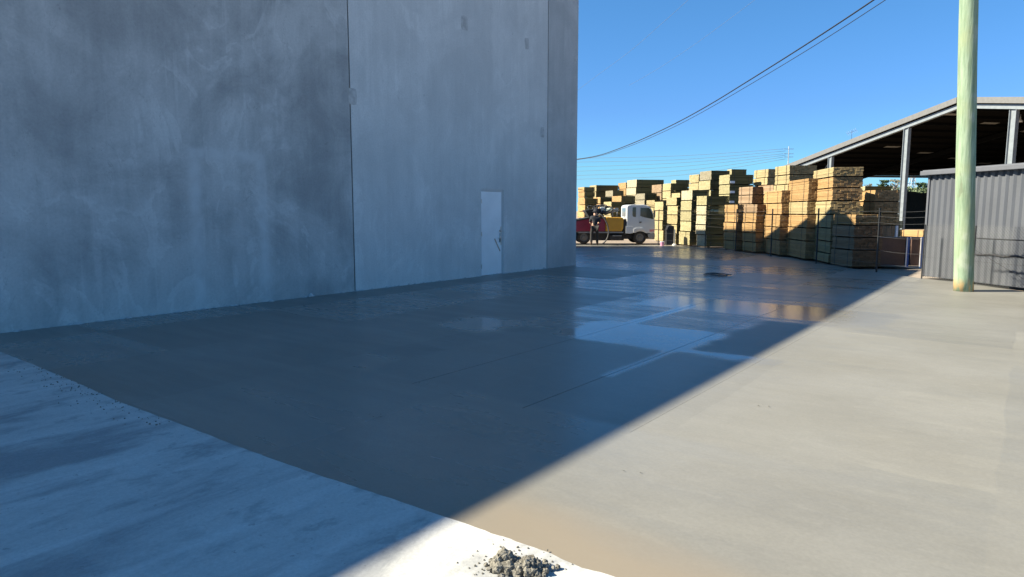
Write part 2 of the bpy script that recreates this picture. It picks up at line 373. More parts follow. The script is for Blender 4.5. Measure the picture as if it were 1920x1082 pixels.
# other sides and roof, out of view; skewed and stepped to shape the cast shade
C1 = Vector((-2.75, 32.3-C0.y, 0))
sd = C1.normalized(); sn = Vector((-sd.y, sd.x, 0))
mb = MB(); mb.fbox((-NRM.x*.182, -NRM.y*.182), sd, sn, 0.06, C1.length, -.10, .08, -.04, WL); mb.build('unseen_side_wall', M['wall3'], bld)
Q2 = E*(J2+.5)-NRM*.182; us = Vector((-.44, .898, 0)).normalized(); un = Vector((-us.y, us.x, 0)); uL = 10.6
mb = MB(); mb.fbox((Q2.x, Q2.y), us, un, .0, uL, .0, .18, -.04, WH); mb.build('unseen_step_wall', M['wall2'], bld)
B1 = C1+E*(J1+20)-NRM*6; bk = (B1-C1).normalized(); bn = Vector((-bk.y, bk.x, 0))
mb = MB(); mb.fbox((C1.x, C1.y), bk, bn, .33, (B1-C1).length, .14, .32, -.04, WL); mb.build('back_wall', M['wall2'], bld)
inn = [NRM*-.185+E*.3, NRM*-.185+E*(J2+.1), Q2+us*uL, C1-sd*.1+E*.4]
mb = MB(); mb.prism([(p.x, p.y) for p in inn], WL-.45, WL-.25, lambda a,b,t: (a,b,t)); mb.build('unseen_low_roof', M['steel'], bld)
inn = [Q2+us*.01+un*.2, NRM*-.185+E*(J1+21.9), B1, Q2+us*uL+un*.2]
mb = MB(); mb.prism([(p.x, p.y) for p in inn], WH-.45, WH-.25, lambda a,b,t: (a,b,t)); mb.build('roof', M['steel'], bld)
# repair patches on the panels
def patch(px, py, w, h):
    # unproject on to the wall plane
    dv = D(px, py, 1.0)-Vector((0,0,CH)); tt = (C0.dot(NRM))/dv.dot(NRM)
    p = Vector((0,0,CH))+dv*tt; a = (p-C0).dot(E)
    mb = MB(); n = 10; ring = [(a+w/2*math.copysign(abs(math.cos(q))**.45, math.cos(q))*random.uniform(.88,1.06), p.z+h/2*math.copysign(abs(math.sin(q))**.45, math.sin(q))*random.uniform(.9,1.06)) for q in [2*math.pi*k/n+.2 for k in range(n)]]
    mb.prism(ring, -.003, .01, lambda u,z,t: tuple(E*u-NRM*t+Vector((0,0,z)))); return mb.build('repair_patch', M['patch'], bld)
for a in ((871,43,.26,.36),(988,82,.2,.32),(661,181,.22,.34),(1079,112,.16,.24),(1017,248,.18,.3),(1078,258,.14,.26)): patch(*a)
# door
door = MB(); wbox(door, DT0+.004, DT1-.004, .012, DZ-.004, .028, .072); dob = door.build('door', M['doorw'], bld)
fm = MB(); wbox(fm, DT0-fr, DT0, -.0, DZ+fr, .022, .10); wbox(fm, DT1, DT1+fr, 0, DZ+fr, .022, .10); wbox(fm, DT0, DT1, DZ, DZ+fr, .022, .10)
fm.build('door_frame', plain('pale_frame_paint', (.52,.53,.54), .5, var=.05, scale=2), bld)
hd = MB(); hz = .98
wbox(hd, DT0+.05, DT0+.10, hz-.12, hz+.12, .018, .028)
hp = [E*(DT0+.075)+NRM*k+Vector((0,0,hz)) for k in (-.02, .05)]
hd.tube(hp+[hp[-1]+E*.13+Vector((0,0,-.005))], .011, 8); hd.build('handle', M['chrome'], dob, True)
lk = MB(); lk.tube([E*(DT0+.075)+Vector((0,0,hz+.19))+NRM*k for k in (-.02,.012)], .028, 10); lk.build('lock', M['chrome'], dob, True)
for zz in (.25, 1.1, 1.95):
    hg = MB(); hg.tube([E*(DT1-.002)-NRM*.018+Vector((0,0,zz+k)) for k in (-.055,.055)], .011, 8); hg.build('hinge', M['chrome'], dob)
sc = MB()   # packing tape strip left hanging from the handle
q0 = E*(DT0+.30)-NRM*.024+Vector((0,0,hz-.02)); q1 = E*(DT0+.07)-NRM*.024+Vector((0,0,.62))
sc.bar(q0, q1, .006, .035, up=(0,0,1)); sc.build('tape_strip', plain('brown_tape', (.36,.30,.24), .5), dob)
tg = MB()
wbox(tg, DT0+.015, DT0+.05, hz-.2, hz+.3, .023, .0275); tg.build('paper_tag', plain('masking_paper', (.62,.55,.45), .8), dob)

# crumbs and slurry ridge along the foot of the wall
cr = MB()
for k in range(150):
    tt = random.uniform(.2, 15.5); s_ = random.uniform(.008,.03)*(1.6 if random.random() < .1 else 1)
    p = C0+E*tt+NRM*random.uniform(0,.03)
    ax_ = [(random.uniform(.6,1.4)*s_) for _ in range(3)]
    vs = [(p.x+dx*ax_[0]*2, p.y+dy*ax_[1]*2, max(-.005, dz_*ax_[2])) for dx,dy,dz_ in ((1,0,.1),(0,1,.2),(-1,0,0),(0,-1,.1),(.1,.1,1.2),(0,0,-.2))]
    cr.add(vs, [(0,1,4),(1,2,4),(2,3,4),(3,0,4),(1,0,5),(2,1,5),(3,2,5),(0,3,5)])
tag(cr.build('cement_crumbs', M['patch']), 'grey cement crumbs along the foot of the concrete wall', 'debris', kind='stuff')

# ------------------------------------------------------------------ mortar lumps on the pavement
def lumps(pts, name, mat):
    bm = bmesh.new()
    for (p, r_) in pts:
        res = bmesh.ops.create_icosphere(bm, subdivisions=2, radius=1)
        sx, sy, sz = (random.uniform(.75,1.25) for _ in range(3)); of = Vector((random.random()*50, random.random()*50, 3))
        for v_ in res['verts']:
            k = 1+.45*noise.noise(v_.co*1.7+of)+.25*noise.noise(v_.co*4.1+of)
            v_.co = Vector((v_.co.x*sx*k*r_+p[0], v_.co.y*sy*k*r_+p[1], max(v_.co.z*sz*k*r_+p[2], .008)))
    me = bpy.data.meshes.new(name); bm.to_mesh(me); bm.free(); me.materials.append(mat)
    o = bpy.data.objects.new(name, me); COL.objects.link(o); return o
def mort():
    t = NT('mortar'); f = t.noise(t.pos(), 60, 5, .7); g2 = t.noise(t.pos(), 15, 3)
    c = t.mix(t.ramp(f, .35, .65), (.095,.088,.074), (.235,.22,.188)); c = t.val(c, t.ramp(g2, .3, .7, .85, 1.1))
    t.bump(f, .8, .006); return t.out(c, .9, 0, .25)
M['mortar'] = mort()
pts = []
hc_ = G(972, 1074); heap = empty('mortar_heap', 'crumbly heap of grey mortar lumps on the sunlit pavement edge', 'mortar heap', loc=(hc_.x, hc_.y, .01))
for k in range(210):
    left = random.random() < .42; cx, cy, hh, ra = (-.068,.02,.085,.062) if left else (.045,-.01,.062,.085)
    rr = min(2.2, abs(random.gauss(0, .8))); a = random.uniform(0, 6.283)
    x_, y_ = cx+math.cos(a)*ra*rr, cy+math.sin(a)*ra*rr*.8
    pts.append(((x_, y_, .004+hh*math.exp(-rr*rr*.9)*random.uniform(.55,1)), random.uniform(.008, .019)))
lp_ = lumps(pts, 'lumps', M['mortar']); lp_.parent = heap; tag(lp_, kind='stuff')
md = lumps([((-.068,.02,.0),.075), ((.045,-.01,-.01),.08), ((-.01,0,-.01),.07)], 'mound', M['mortar']); md.parent = heap; md.location.z = -.008
pts = [(tuple(G(x+random.uniform(-3,3), y, .012)), random.uniform(.0025,.006)) for x, y in ((886,1042),(897,1033),(968,1026),(975,1032),(970,1038),(905,1050),(1028,1057),(1038,1071),(880,1065),(923,1020),(942,1012),(860,1055),(1045,1060))]
for k in range(60):
    a_ = random.uniform(0,6.28); r_ = .12+abs(random.gauss(0,.11)); pts.append(((hc_.x+math.cos(a_)*r_, hc_.y+math.sin(a_)*r_*.8, .012), random.uniform(.0015,.0055)))
for k in range(130):
    i = random.randrange(60, len(edge)-200) if len(edge) > 300 else random.randrange(len(edge))
    p = edge[i]-Vector((-dirE.y, dirE.x, 0))*abs(random.gauss(.05,.12)); pts.append(((p.x, p.y, .012), random.uniform(.002,.007)))
for x, y, n_ in ((705,782,9),(640,776,5),(800,722,6),(845,740,3),(880,800,2),(690,620,3),(1430,760,3),(1185,885,2)):
    for k in range(n_):
        p = G(x+random.gauss(0,14), y+random.gauss(0,3)); pts.append(((p.x, p.y, .001), random.uniform(.003,.008)))
tag(lumps(pts, 'mortar_crumbs', M['mortar']), 'small crumbs scattered over the pale pavement edge', 'debris', kind='stuff')

# ------------------------------------------------------------------ timber packs
def wood(name, a, b, streak=1.0):
    t = NT(name); ge = t.n('ShaderNodeNewGeometry'); isl = ge.outputs['Random Per Island']; p = ge.outputs['Position']
    oi = t.n('ShaderNodeObjectInfo').outputs['Random']
    f = t.noise(t.map(p, scale=(1.5,1.5,16)), 2.2, 4); g2 = t.noise(p, 1.3, 3)
    c = t.mix(isl, a, b); c = t.val(c, t.ramp(isl, 0, 1, .96, 1.03, False)); c = t.val(c, t.ramp(f, .3, .7, .88, 1.08))
    c = t.val(c, t.ramp(oi, 0, 1, .88, 1.08, False)); c = t.mix(t.ramp(g2, .5, .75, 0, .25), c, [k*.55 for k in a])
    t.bump(f, .3, .004)
    return t.out(c, .8, 0, .2)
WOOD = {'g': wood('greenish_pine', (.33,.29,.158), (.355,.315,.18)), 'y': wood('pale_pine', (.36,.287,.15), (.39,.322,.178)),
        'o': wood('orange_pine', (.375,.233,.103), (.42,.27,.127)), 'b': wood('weathered_pine', (.275,.185,.112), (.34,.243,.157)),
        'w': wood('white_pine', (.385,.34,.228), (.41,.36,.25)), 's': wood('greyed_pine', (.255,.225,.155), (.285,.255,.183))}
SHADE_SIDE = {'T': wood('shade_side_boards', (.085,.078,.032), (.15,.13,.06))}     # camera-facing pack sides, their shade put into a darker wood colour
for k_, c_ in (('o', (.26,.17,.085)), ('b', (.17,.105,.06)), ('y', (.28,.20,.10))): SHADE_SIDE[k_] = wood('shade_side_ends', [v*.8 for v in c_], [v*1.2 for v in c_])  # board ends on the shaded side, painted darker the same way
SHADE_SIDE['g'] = SHADE_SIDE['w'] = SHADE_SIDE['s'] = SHADE_SIDE['T']
CN = {'g': 'greenish pale', 'y': 'pale yellow', 'o': 'orange', 'b': 'weathered brown', 'w': 'creamy white', 's': 'grey-tinged'}
M['strap'] = plain('black_strap', (.035,.032,.03), .5)
M['bearer'] = plain('bearer_timber', (.11,.075,.045), .9)
M['tagw'] = plain('white_tag', (.75,.75,.78), .6, var=.05)
ORD = ['topmost', 'second from top', 'third from top', 'fourth from top', 'fifth from top', 'sixth from top', 'seventh from top', 'eighth from top', 'ninth from top', 'tenth from top', 'eleventh from top', 'twelfth from top']
STACKS = []
def stack(xl, xs, xr, depth, tops, theta, colours, style, phrase, tags=False, low=None, length=None, seen=99):
    """xl/xs/xr: photo columns of the lit face and the dark face; depth in metres; tops: photo rows of the pack tops."""
    th = R(theta); Y = depth if depth < 300 else G(xs, depth).y
    P = D(xs, tops[0], Y); dz = P.z-CH; zz = Y*cp-dz*sp_
    ul = (xl-PW/2)/F; ur = (xr-PW/2)/F
    wd = (P.x-ul*zz)/(math.sin(th)+ul*math.cos(th)*cp); ln = (ur*zz-P.x)/(math.cos(th)-ur*math.sin(th)*cp)
    wd = min(max(wd, .55), 2.6)
    if length: ln = length
    ln = min(max(ln, .9), 4.0)
    zs = [ZY(Y, y) for y in tops]
    step = (zs[0]-zs[-1])/(len(zs)-1) if len(zs) > 1 else .42
    if low is None:
        while zs[-1] > step*.6: zs.append(zs[-1]-step if zs[-1] > step*1.55 else 0.0)
        zs[-1] = 0.0
    else: zs.append(ZY(Y, low))
    STACKS.append((phrase, P.x, Y, th, wd, ln, zs))
    ex = (math.cos(th), math.sin(th)); ey = (-math.sin(th), math.cos(th))
    for i in range(len(zs)-1):
        z1, z0 = zs[i], zs[i+1]; cc = colours[min(i, len(colours)-1)]
        jx, jy = random.uniform(-.03,.03), random.uniform(-.03,.03)
        ox, oy = P.x+ex[0]*jx+ey[0]*jy, Y+ex[1]*jx+ey[1]*jy
        pk = empty('timber_pack', f'{ORD[i]} {CN[cc]} pack, {phrase[4:]}'.replace('grey-tinged pack in the grey-tinged', 'pack in the grey-tinged'), 'timber pack', 'strapped timber packs in the yard', loc=(ox, oy, z0))
        o2 = (0, 0); H = z1-z0-.006; bh = min(.037, H*.11)
        lx, ly = (ln, wd)
        al = style == 'side'                    # boards along the lit face
        n_l, n_w = (ly, lx) if al else (lx, ly)
        far_ = Y > 30
        rows = max(4, round((H-bh)/(.062 if far_ else .045))); cols = max(4, round(n_w/(.16 if far_ else .115)))
        bt = (H-bh)/rows; bw = n_w/cols
        mb = MB(); rag = .003 if style == 'end' else .02
        for r_ in range(rows):
            ro = random.uniform(-.012,.012)
            for k in range(cols):
                if 0 < r_ < rows-1 and 0 < k < cols-1:
                    a0, a1 = random.uniform(-rag, rag), n_l+random.uniform(-rag, rag)
                else: a0, a1 = random.uniform(-.008,.008), n_l+random.uniform(-.008,.008)
                b0, b1 = k*bw+.001+ro, (k+1)*bw-.001+ro; q0, q1 = bh+r_*bt+.0026, bh+(r_+1)*bt-.0026
                if al: mb.fbox(o2, ex, ey, b0, b1, a0, a1, q0, q1)
                else: mb.fbox(o2, ex, ey, a0, a1, b0, b1, q0, q1)
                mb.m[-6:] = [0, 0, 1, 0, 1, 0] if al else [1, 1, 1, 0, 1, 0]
        tag(mb.build('boards', [WOOD[cc], SHADE_SIDE[cc if al else 'T']], pk), kind='stuff')
        for fr_ in ((.10, .5, .90) if n_l > 1.6 else (.14, .86)):
            mb = MB(); a = n_l*fr_
            if al: mb.fbox(o2, ex, ey, .02, lx-.02, a-.045, a+.045, .001, bh-.001)
            else: mb.fbox(o2, ex, ey, a-.045, a+.045, .02, ly-.02, .001, bh-.001)
            mb.build('bearer', M['bearer'], pk)
        for fr_ in (.2, .8):
            mb = MB(); a = n_l*fr_; s2 = .011; e_ = .011; k_ = .004
            def bx(p0, p1, r0, r1, z_0, z_1):
                if al: mb.fbox(o2, ex, ey, p0, p1, r0, r1, z_0, z_1)
                else: mb.fbox(o2, ex, ey, r0, r1, p0, p1, z_0, z_1)
            bx(-e_-k_, -e_, a-s2, a+s2, bh-.004, H+.003); bx(n_w+e_, n_w+e_+k_, a-s2, a+s2, bh-.004, H+.003)
            bx(-e_, n_w+e_, a-s2, a+s2, H+.0005, H+.003); mb.build('strap', M['strap'], pk)
        if tags and i < 6:
            mb = MB(); mb.fbox(o2, ex, ey, .03, .30, -.022, -.013, bh+.03, bh+.15); mb.build('paper_tag', M['tagw'], pk)

# front row along the fence
stack(1228,1244,1256, 37.2, [378,395.5,414,432,449], 14, 'y', 'end', 'the narrow stack just beyond the truck cab')
stack(1251,1270,1279, 458.6, [370,386,403.5,421.5,439], 13, 'y', 'end', 'the stack behind the black bin')
stack(1277,1297,1310, 461, [356.5,376,396,415.5,435,454], 13, 'wg', 'end', 'the pale six-pack column beside the white post')
stack(1307.5,1326,1368, 463.5, [367,386,404,422,441], 13, 'gw', 'end', 'the long dark-sided stack with white tags')
stack(1359.5,1383.5,1394, 470, [383.5,400,418,436,452.5], 11, 'o', 'side', 'the first reddish stack after the tagged stack')
stack(1394,1419,1434, 473.5, [383,400,418.5,437,455], 11, 'bo', 'side', 'the stack with a greyed knotty top pack')
stack(1433,1465.5,1479, 479.5, [356.5,381.5,403,427,451], -5, 'o', 'side', 'the stack left of the square yellow column')
stack(1479,1517,1528, 487, [334,378,403,428.5,453], -6, 'oyo', 'side', 'the yellow stack left of the tallest column')
stack(1526,1563,1610, 494, [313,332,353,377,403,429,454,477], -9, 'yooy', 'side', 'the tallest stack at the yard front')
stack(1563,1604,1641, 502, [402,423.5,446.5,470,492], 5, 'ob', 'side', 'the nearest low stack beside the end post')
stack(1600,1642.5,1676, 23.2, [356,378.5,401.5], 5, 'o', 'side', 'the stack behind the nearest low stack')
# second row
stack(1453,1480,1531, 29.0, [309.5,328,346], 8, 'yy', 'side', 'the high stack under the shed roof edge')
stack(1422,1450,1476, 31.4, [346.5,365,382], 8, 'bo', 'side', 'the brown-topped stack below the cream high stack')
stack(1414,1440.5,1453, 35.3, [316.5,333,347.5], 9, 'yy', 'side', 'the cream high stack behind the brown-topped stack')
stack(1386,1411.5,1423, 32.2, [349.5,366,382.5], 10, 'b', 'side', 'the rusty brown stack behind the reddish stack')
stack(1349,1368.5,1413, 35.6, [327,346,364.5], 12, 'g', 'end', 'the high tagged stack behind the dark-sided stack', tags=True)
stack(1312,1333.5,1368, 38.4, [319.5,338,356.5], 13, 'sg', 'end', 'the high greyish stack above the pale column')
stack(1366,1371,1399, 42.5, [317,334], 12, 'g', 'end', 'the dark skyline stack behind the high tagged stack')
stack(1292,1309.6,1314, 42.0, [326.5,343,357], 13, 'y', 'end', 'the yellow skyline stack beside the high greyish stack')
stack(1260,1275.5,1289, 40.0, [361.5,378], 13, 'y', 'end', 'the low stack peeping over behind the black bin')
stack(1243,1257.7,1289, 44.0, [343.5,358,372], 13, 'y', 'end', 'the two-tone stack behind the peeping stack')
stack(1223,1241,1245, 46.4, [345.5,361.5], 13, 'b', 'end', 'the brownish stack right of the cream skyline stack')
stack(1259,1268,1293, 50.0, [337,352], 13, 'g', 'end', 'the dark far stack on the skyline gap')
# behind the truck
stack(1212,1227,1236, 42.5, [375,389], 13, 'y', 'end', 'the stack just above the truck cab windscreen')
stack(1193,1209,1219, 46.5, [362.5,375], 13, 's', 'end', 'the grey-tinged stack above the cab roof')
stack(1175,1193,1244, 52.0, [336.5,351.5,366], 13, 'w', 'end', 'the cream skyline stack above the cab')
stack(1159,1173.5,1177, 56.5, [342,354.5,366], 13, 'o', 'end', 'the orange stack left of the cream skyline stack')
stack(1148,1165.5,1192, 43.2, [367,382], 13, 'o', 'end', 'the orange stack behind the yellow truck box')
stack(1135.5,1149,1155, 52.0, [357,369], 13, 's', 'end', 'the single greyish stack before the dark long one')
stack(1132,1146,1150, 42.0, [378,391], 13, 'y', 'end', 'the low stack behind the pump hoses')
stack(1113,1126,1148, 45.4, [369.5,382], 13, 'o', 'end', 'the reddish stack behind the pump hoses')
stack(1105.5,1118,1159, 57.5, [347,359,371], 13, 'y', 'end', 'the long far stack behind the red truck body')
stack(1084,1096.6,1113, 44.0, [372,384,397], 13, 'o', 'end', 'the stack nearest the wall corner')
stack(1084,1095.5,1106, 54.5, [350.5,360], 13, 'o', 'end', 'the far stack at the wall corner')

# ------------------------------------------------------------------ wire fence before the packs
fpx = [(1234,461),(1322,464.2),(1379,471.5),(1445,481.5),(1530,495),(1643,511)]
fg = [G(x, y-.8) for x, y in fpx]
fence = empty('wire_fence', 'dark steel post and wire fence in front of the timber packs', 'fence', loc=fg[0])
FO = fg[0]
def loc_(p): return Vector(p)-FO
FH = 1.78
for p in fg:
    mb = MB(); q = loc_(p); mb.bar(q+Vector((0,0,-.05)), q+Vector((0,0,FH)), .038, .038, up=(0,1,0)); mb.build('post', M['darksteel'], fence)
M['wire'] = plain('fence_wire', (.13,.13,.125), .5, .6)
ends = fg+[G(1735,523.5)]
for z in (.25, .62, 1.0, 1.38, 1.55, 1.70):
    mb = MB(); pts = []
    for a, b in zip(ends[:-1], ends[1:]):
        for k in range(6):
            f_ = k/6; pts.append(loc_(a.lerp(b, f_))+Vector((-.025,0,z-.03*math.sin(math.pi*f_)*(z > .5))))
    pts.append(loc_(ends[-1])+Vector((-.025,0,z)))
    mb.tube(pts, .0032, 5); mb.build('wire', M['wire'], fence)

# ------------------------------------------------------------------ small things by the fence
t0 = G(1255, 460.2)
bn_ = empty('black_bin', 'black rounded plastic bin standing against the timber packs', 'bin', loc=t0)
M['blackp'] = plain('black_plastic', (.016,.016,.018), .55, scale=10)
mb = MB(); prof = [(-.19,0.02),(.19,0.02),(.20,.75),(.15,.92),(.08,.985),(-.08,.985),(-.15,.92),(-.20,.75)]
mb.prism(prof, -.17, .17, lambda a,b,t: (a,t,b)); mb.build('body', M['blackp'], bn_, bevel=.02)
mb = MB(); mb.prism([(-.21,.74),(.21,.74),(.21,.78),(-.21,.78)], -.185, .185, lambda a,b,t: (a,t,b)); mb.build('rim', M['blackp'], bn_)
for sx in (-.13,.13):
    mb = MB(); mb.tube([(sx-.02,.17,.06),(sx+.02,.17,.06)], .06, 12); mb.build('wheel', M['blackp'], bn_)
p0 = G(1264.5, 460.6)
wp = empty('marker_post', 'short weathered white post beside the black bin', 'post', loc=p0)
mb = MB(); mb.bar((0,0,0),(0,.02,.80),.06,.04,up=(0,1,0)); mb.build('shaft', plain('weathered_white', (.5,.47,.4), .8), wp)
mb = MB(); mb.tube([(0,0,0),(0,0,.05),(0,0,.10)], [.12,.11,.05], 10); mb.build('foot', M['patch'], wp)
p0 = G(1241.5, 461.0)
pb = empty('pink_bucket', 'small pink and white bucket on the slab edge', 'bucket', loc=p0)
mb = MB(); mb.tube([(0,0,.0),(0,0,.19)], [.085,.105], 14); mb.build('tub', plain('pink_plastic', (.62,.28,.42), .45), pb, False)
mb = MB(); mb.tube([(0,0,.191),(0,0,.21)], .112, 14); mb.build('lid', M['tagw'], pb)
mb = MB(); mb.tube([(math.cos(a)*.1, -.02, .2+.09*math.sin(a)) for a in [math.pi*k/8 for k in range(9)]], .004, 5); mb.build('handle', M['wire'], pb)

# coil of hose lying on the wet slab
M['grey_hose'] = plain('grey_hose', (.05,.05,.052), .6)
hc = G(1346, 517.0); pts = []
for k in range(64):
    a = k/64*2*math.pi*2.6; rr = .23+.06*math.sin(a*1.7)+.012*k/10
    pts.append((hc.x+math.cos(a)*rr, hc.y+math.sin(a)*rr*1.1, .022+.02*(k/64)+.012*math.sin(a*2.3)))
mb = MB(); mb.tube(pts, .010, 7); tag(mb.build('hose_coil', M['grey_hose'], smooth=True), 'loose dark hose coil lying on the wet slab', 'hose')

# ------------------------------------------------------------------ pump truck
K = 34.35/F
TO = G(1228, 457.6); TO = Vector((TO.x, TO.y, -.046)); 
truck = empty('pump_truck', 'white cab concrete pump truck with yellow box and red body', 'truck', loc=TO)
def T(px, py): return ((px-1228)*K, (457.6-py)*K+.046)
WD = 1.85
M['white'] = plain('white_truck_paint', (.52,.53,.54), .3, var=.04, scale=1.5)
M['yellow'] = plain('yellow_paint', (.50,.25,.012), .38, var=.1, scale=2)
M['red'] = plain('red_paint', (.22,.012,.03), .4, var=.15, scale=2)
M['tyre'] = plain('tyre_rubber', (.018,.018,.018), .85)
M['chassis'] = plain('chassis_black', (.02,.02,.021), .7)
M['grey'] = plain('grey_plastic', (.20,.205,.21), .6)
def glassm():
    t = NT('tinted_glass'); m_ = t.out((.055,.062,.045), .06, 0, .6); return m_
M['glass'] = glassm()
f3 = lambda a,b,t_: (a, t_, b)
cab_px = [(1174,436.5),(1174,388),(1176,385),(1182,383.8),(1205,383.8),(1214,386),(1219.5,391),(1224.5,402),(1226.6,411),(1227.4,424),(1227,437),(1216,437)]
arc = [(1200+math.cos(a)*14.5, 448-math.sin(a)*14.5) for a in [R(40)+R(100)*k/8 for k in range(9)]]
cab = MB(); cab.prism([T(*p) for p in cab_px]+[T(*p) for p in arc if p[1] < 437.2], 0, WD, f3)
cabo = cab.build('cab', M['white'], truck, bevel=.03)
def side(name, pxs, mat, y0, y1, par, bevel=0):
    mb = MB(); mb.prism([T(*p) for p in pxs], y0, y1, f3); return mb.build(name, mat, par, bevel=bevel)
win = [(1199.2,389.5),(1214.2,389.5),(1218,392.5),(1222.7,403),(1223.6,411),(1207,407.5),(1199.2,405)]
side('window', win, M['glass'], -.006, .02, cabo)
side('window', [(1184.5,389),(1191,388.6),(1191,407),(1186.5,406.5),(1184.5,404)], M['glass'], -.006, .02, cabo)
side('door', [(1197,387.5),(1197.2,387.5),(1197.2,431),(1197,431)], M['grey'], -.003, .02, cabo)
side('door_handle', [(1197.8,415.8),(1201.8,415.4),(1201.8,417.4),(1197.8,418.2)], M['blackp'], -.02, .0, cabo)
side('badge', [(1216.8,430.4),(1226,429.6),(1226,434),(1217.5,434.6)], plain('faded_red_print', (.55,.25,.24), .5), -.004, .02, cabo)
mb = MB(); x0 = T(1174,0)[0]; za, zb = T(0,406)[1], T(0,390)[1]
mb.box(x0-.012, x0+.02, .38, WD-.38, za, zb); mb.build('rear_window', plain('sky_tint_glass', (.10,.13,.16), .08), cabo)  # blue of the reflected sky is put into the glass colour
side('bumper', [(1214,437.6),(1227.6,437.6),(1227.6,445.5),(1216.6,447.6),(1214.6,443)], M['grey'], -.01, WD+.01, cabo, .02)
side('mudguard', [(1186.5,430),(1191,427.4),(1204,427.2),(1209,430.5),(1213.2,437),(1210.8,437),(1206,431.8),(1200,430.4),(1192,431),(1187.5,436.4)], M['white'], -.045, .03, cabo, .006)
side('side_skirt', [(1172.5,424),(1186,424),(1186,437),(1180,438),(1172.5,437.4)], M['grey'] if False else M['white'], -.012, .03, cabo, .006)
mb = MB(); a = T(1222,396); mb.box(a[0]+.05, a[0]+.09, -.26, -.06, a[1]-.32, a[1]+.02); mb.bar((a[0],0.02,a[1]),(a[0]+.07,-.14,a[1]-.02),.02,.02); mb.build('mirror', M['blackp'], cabo)
M['rim'] = plain('dusty_rim', (.11,.11,.105), .7)
def wheel(px, y0, par=truck, r=12.3*K):
    c_ = T(px, 457.6-12.3); o = empty('wheel'); o.parent = par
    prof = [(.62,.0),(.9,.0),(1,.05),(1,.19),(.9,.24),(.62,.24)]
    mb = MB(); n = 22
    for i in range(n):
        for j in range(len(prof)):
            pass
    vs, fs = [], []
    for i in range(n):
        a = 2*math.pi*i/n
        for (rr, yy) in prof: vs.append((c_[0]+math.cos(a)*rr*r, y0+yy, c_[1]+math.sin(a)*rr*r))
    k = len(prof)
    for i in range(n):
        for j in range(k):
            fs.append((i*k+j, i*k+(j+1) % k, ((i+1) % n)*k+(j+1) % k, ((i+1) % n)*k+j))
    mb.add(vs, fs); mb.build('tyre', M['tyre'], o, True)
    mb = MB(); mb.tube([(c_[0],y0+.03,c_[1]),(c_[0],y0+.2,c_[1])], r*.63, 18); mb.tube([(c_[0],y0-.01,c_[1]),(c_[0],y0+.03,c_[1])], [r*.25,r*.33], 12); mb.build('rim', M['rim'], o)
for px in (1199.5, 1094, 1062):
    wheel(px, .03); wheel(px, WD-.27)
mb = MB(); z0, z1 = T(0,448)[1], T(0,440)[1]
mb.box(T(1040,0)[0], T(1215,0)[0], .35, .47, z0, z1); mb.box(T(1040,0)[0], T(1215,0)[0], WD-.47, WD-.35, z0, z1)
for px in (1060,1100,1140,1172,1210): mb.box(T(px,0)[0]-.05, T(px,0)[0]+.05, .47, WD-.47, z0+.03, z1-.03)
mb.build('chassis', M['chassis'], truck)
side('underbody', [(1040,437.2),(1171,437.2),(1171,451.3),(1108,451.3),(1106,437.8),(1080,437.8),(1078,451.3),(1076,451.3),(1074,437.8),(1040,437.8)], M['chassis'], .30, WD-.30, truck)
side('gap_filler', [(1168.6,411),(1173.6,411),(1173.6,440),(1168.6,440)], M['chassis'], .05, WD-.05, truck)  # dark block added to fill the shaded gap behind the cab
side('fuel_tank', [(1143,441),(1164,441),(1166,443),(1166,449),(1164,451),(1143,451)], M['chassis'], .06, .45, truck, .03)
side('step', [(1148,441.2),(1165,441.2),(1165,443),(1148,443)], M['grey'], .0, .058, truck)
side('tool_box', [(1083,440),(1112,440),(1112,450),(1083,450)], M['chassis'], .08, .5, truck, .01)
yb = side('yellow_box', [(1134.5,434),(1134.5,409),(1137,407.2),(1165,407.8),(1168,409.5),(1168,428),(1165,434)], M['yellow'], .0, WD, truck, .03)
side('lower_rail', [(1083,434.5),(1168,434.5),(1168,437),(1083,437)], M['grey'], -.015, WD+.015, truck)
rb = side('red_body', [(1040,434),(1040,415),(1083,413.5),(1105,409.5),(1134,409.5),(1134,434)], M['red'], .0, WD, truck, .03)
side('top_rail', [(1040,415.4),(1083,413.9),(1105,409.9),(1134,409.9),(1134,407.5),(1104,407.5),(1083,411.3),(1040,413)], M['chassis'], -.03, WD+.03, truck)
# hopper, agitator and pipe work on the deck
hp_ = MB(); x0, x1 = T(1096,0)[0], T(1130,0)[0]; z0 = T(0,407.4)[1]
hp_.hexa([(x0+.25,.3,z0),(x1-.25,.3,z0),(x1-.25,1.5,z0),(x0+.25,1.5,z0),(x0,.15,z0+.36),(x1-.1,.15,z0+.46),(x1-.1,1.7,z0+.46),(x0,1.7,z0+.36)])
hp_.build('hopper', M['chassis'], truck, bevel=.02)
rnd = random.Random(5)
for k in range(9):
    mb = MB(); cx = T(rnd.uniform(1104,1140),0)[0]; cy = rnd.uniform(.3,1.4); cz = z0+rnd.uniform(.28,.5); r_ = rnd.uniform(.12,.26); tl = rnd.uniform(-.6,.6)
    pts = [(cx+math.cos(a)*r_*1.3, cy+math.sin(a)*r_*.6, cz+math.sin(a+tl)*r_*.7) for a in [2*math.pi*i/18*1.3 for i in range(19)]]
    mb.tube(pts, .035, 7); mb.build('hose', M['blackp'], truck, True)
for a, b, r_, mt in (((1128,398),(1161,391.5),.05,'steel'),((1136,402),(1163,394),.035,'grey'),((1112,404),(1134,392),.045,'chassis'),((1150,407),(1150,395),.025,'grey'),((1158,407),(1160,392),.025,'grey')):
    mb = MB(); A, B_ = T(*a), T(*b); mb.tube([(A[0],.5,A[1]),(B_[0],.7,B_[1])], r_, 9); mb.build('pipe', M[mt], truck, True)
mb = MB(); a = T(1141.5,396); 
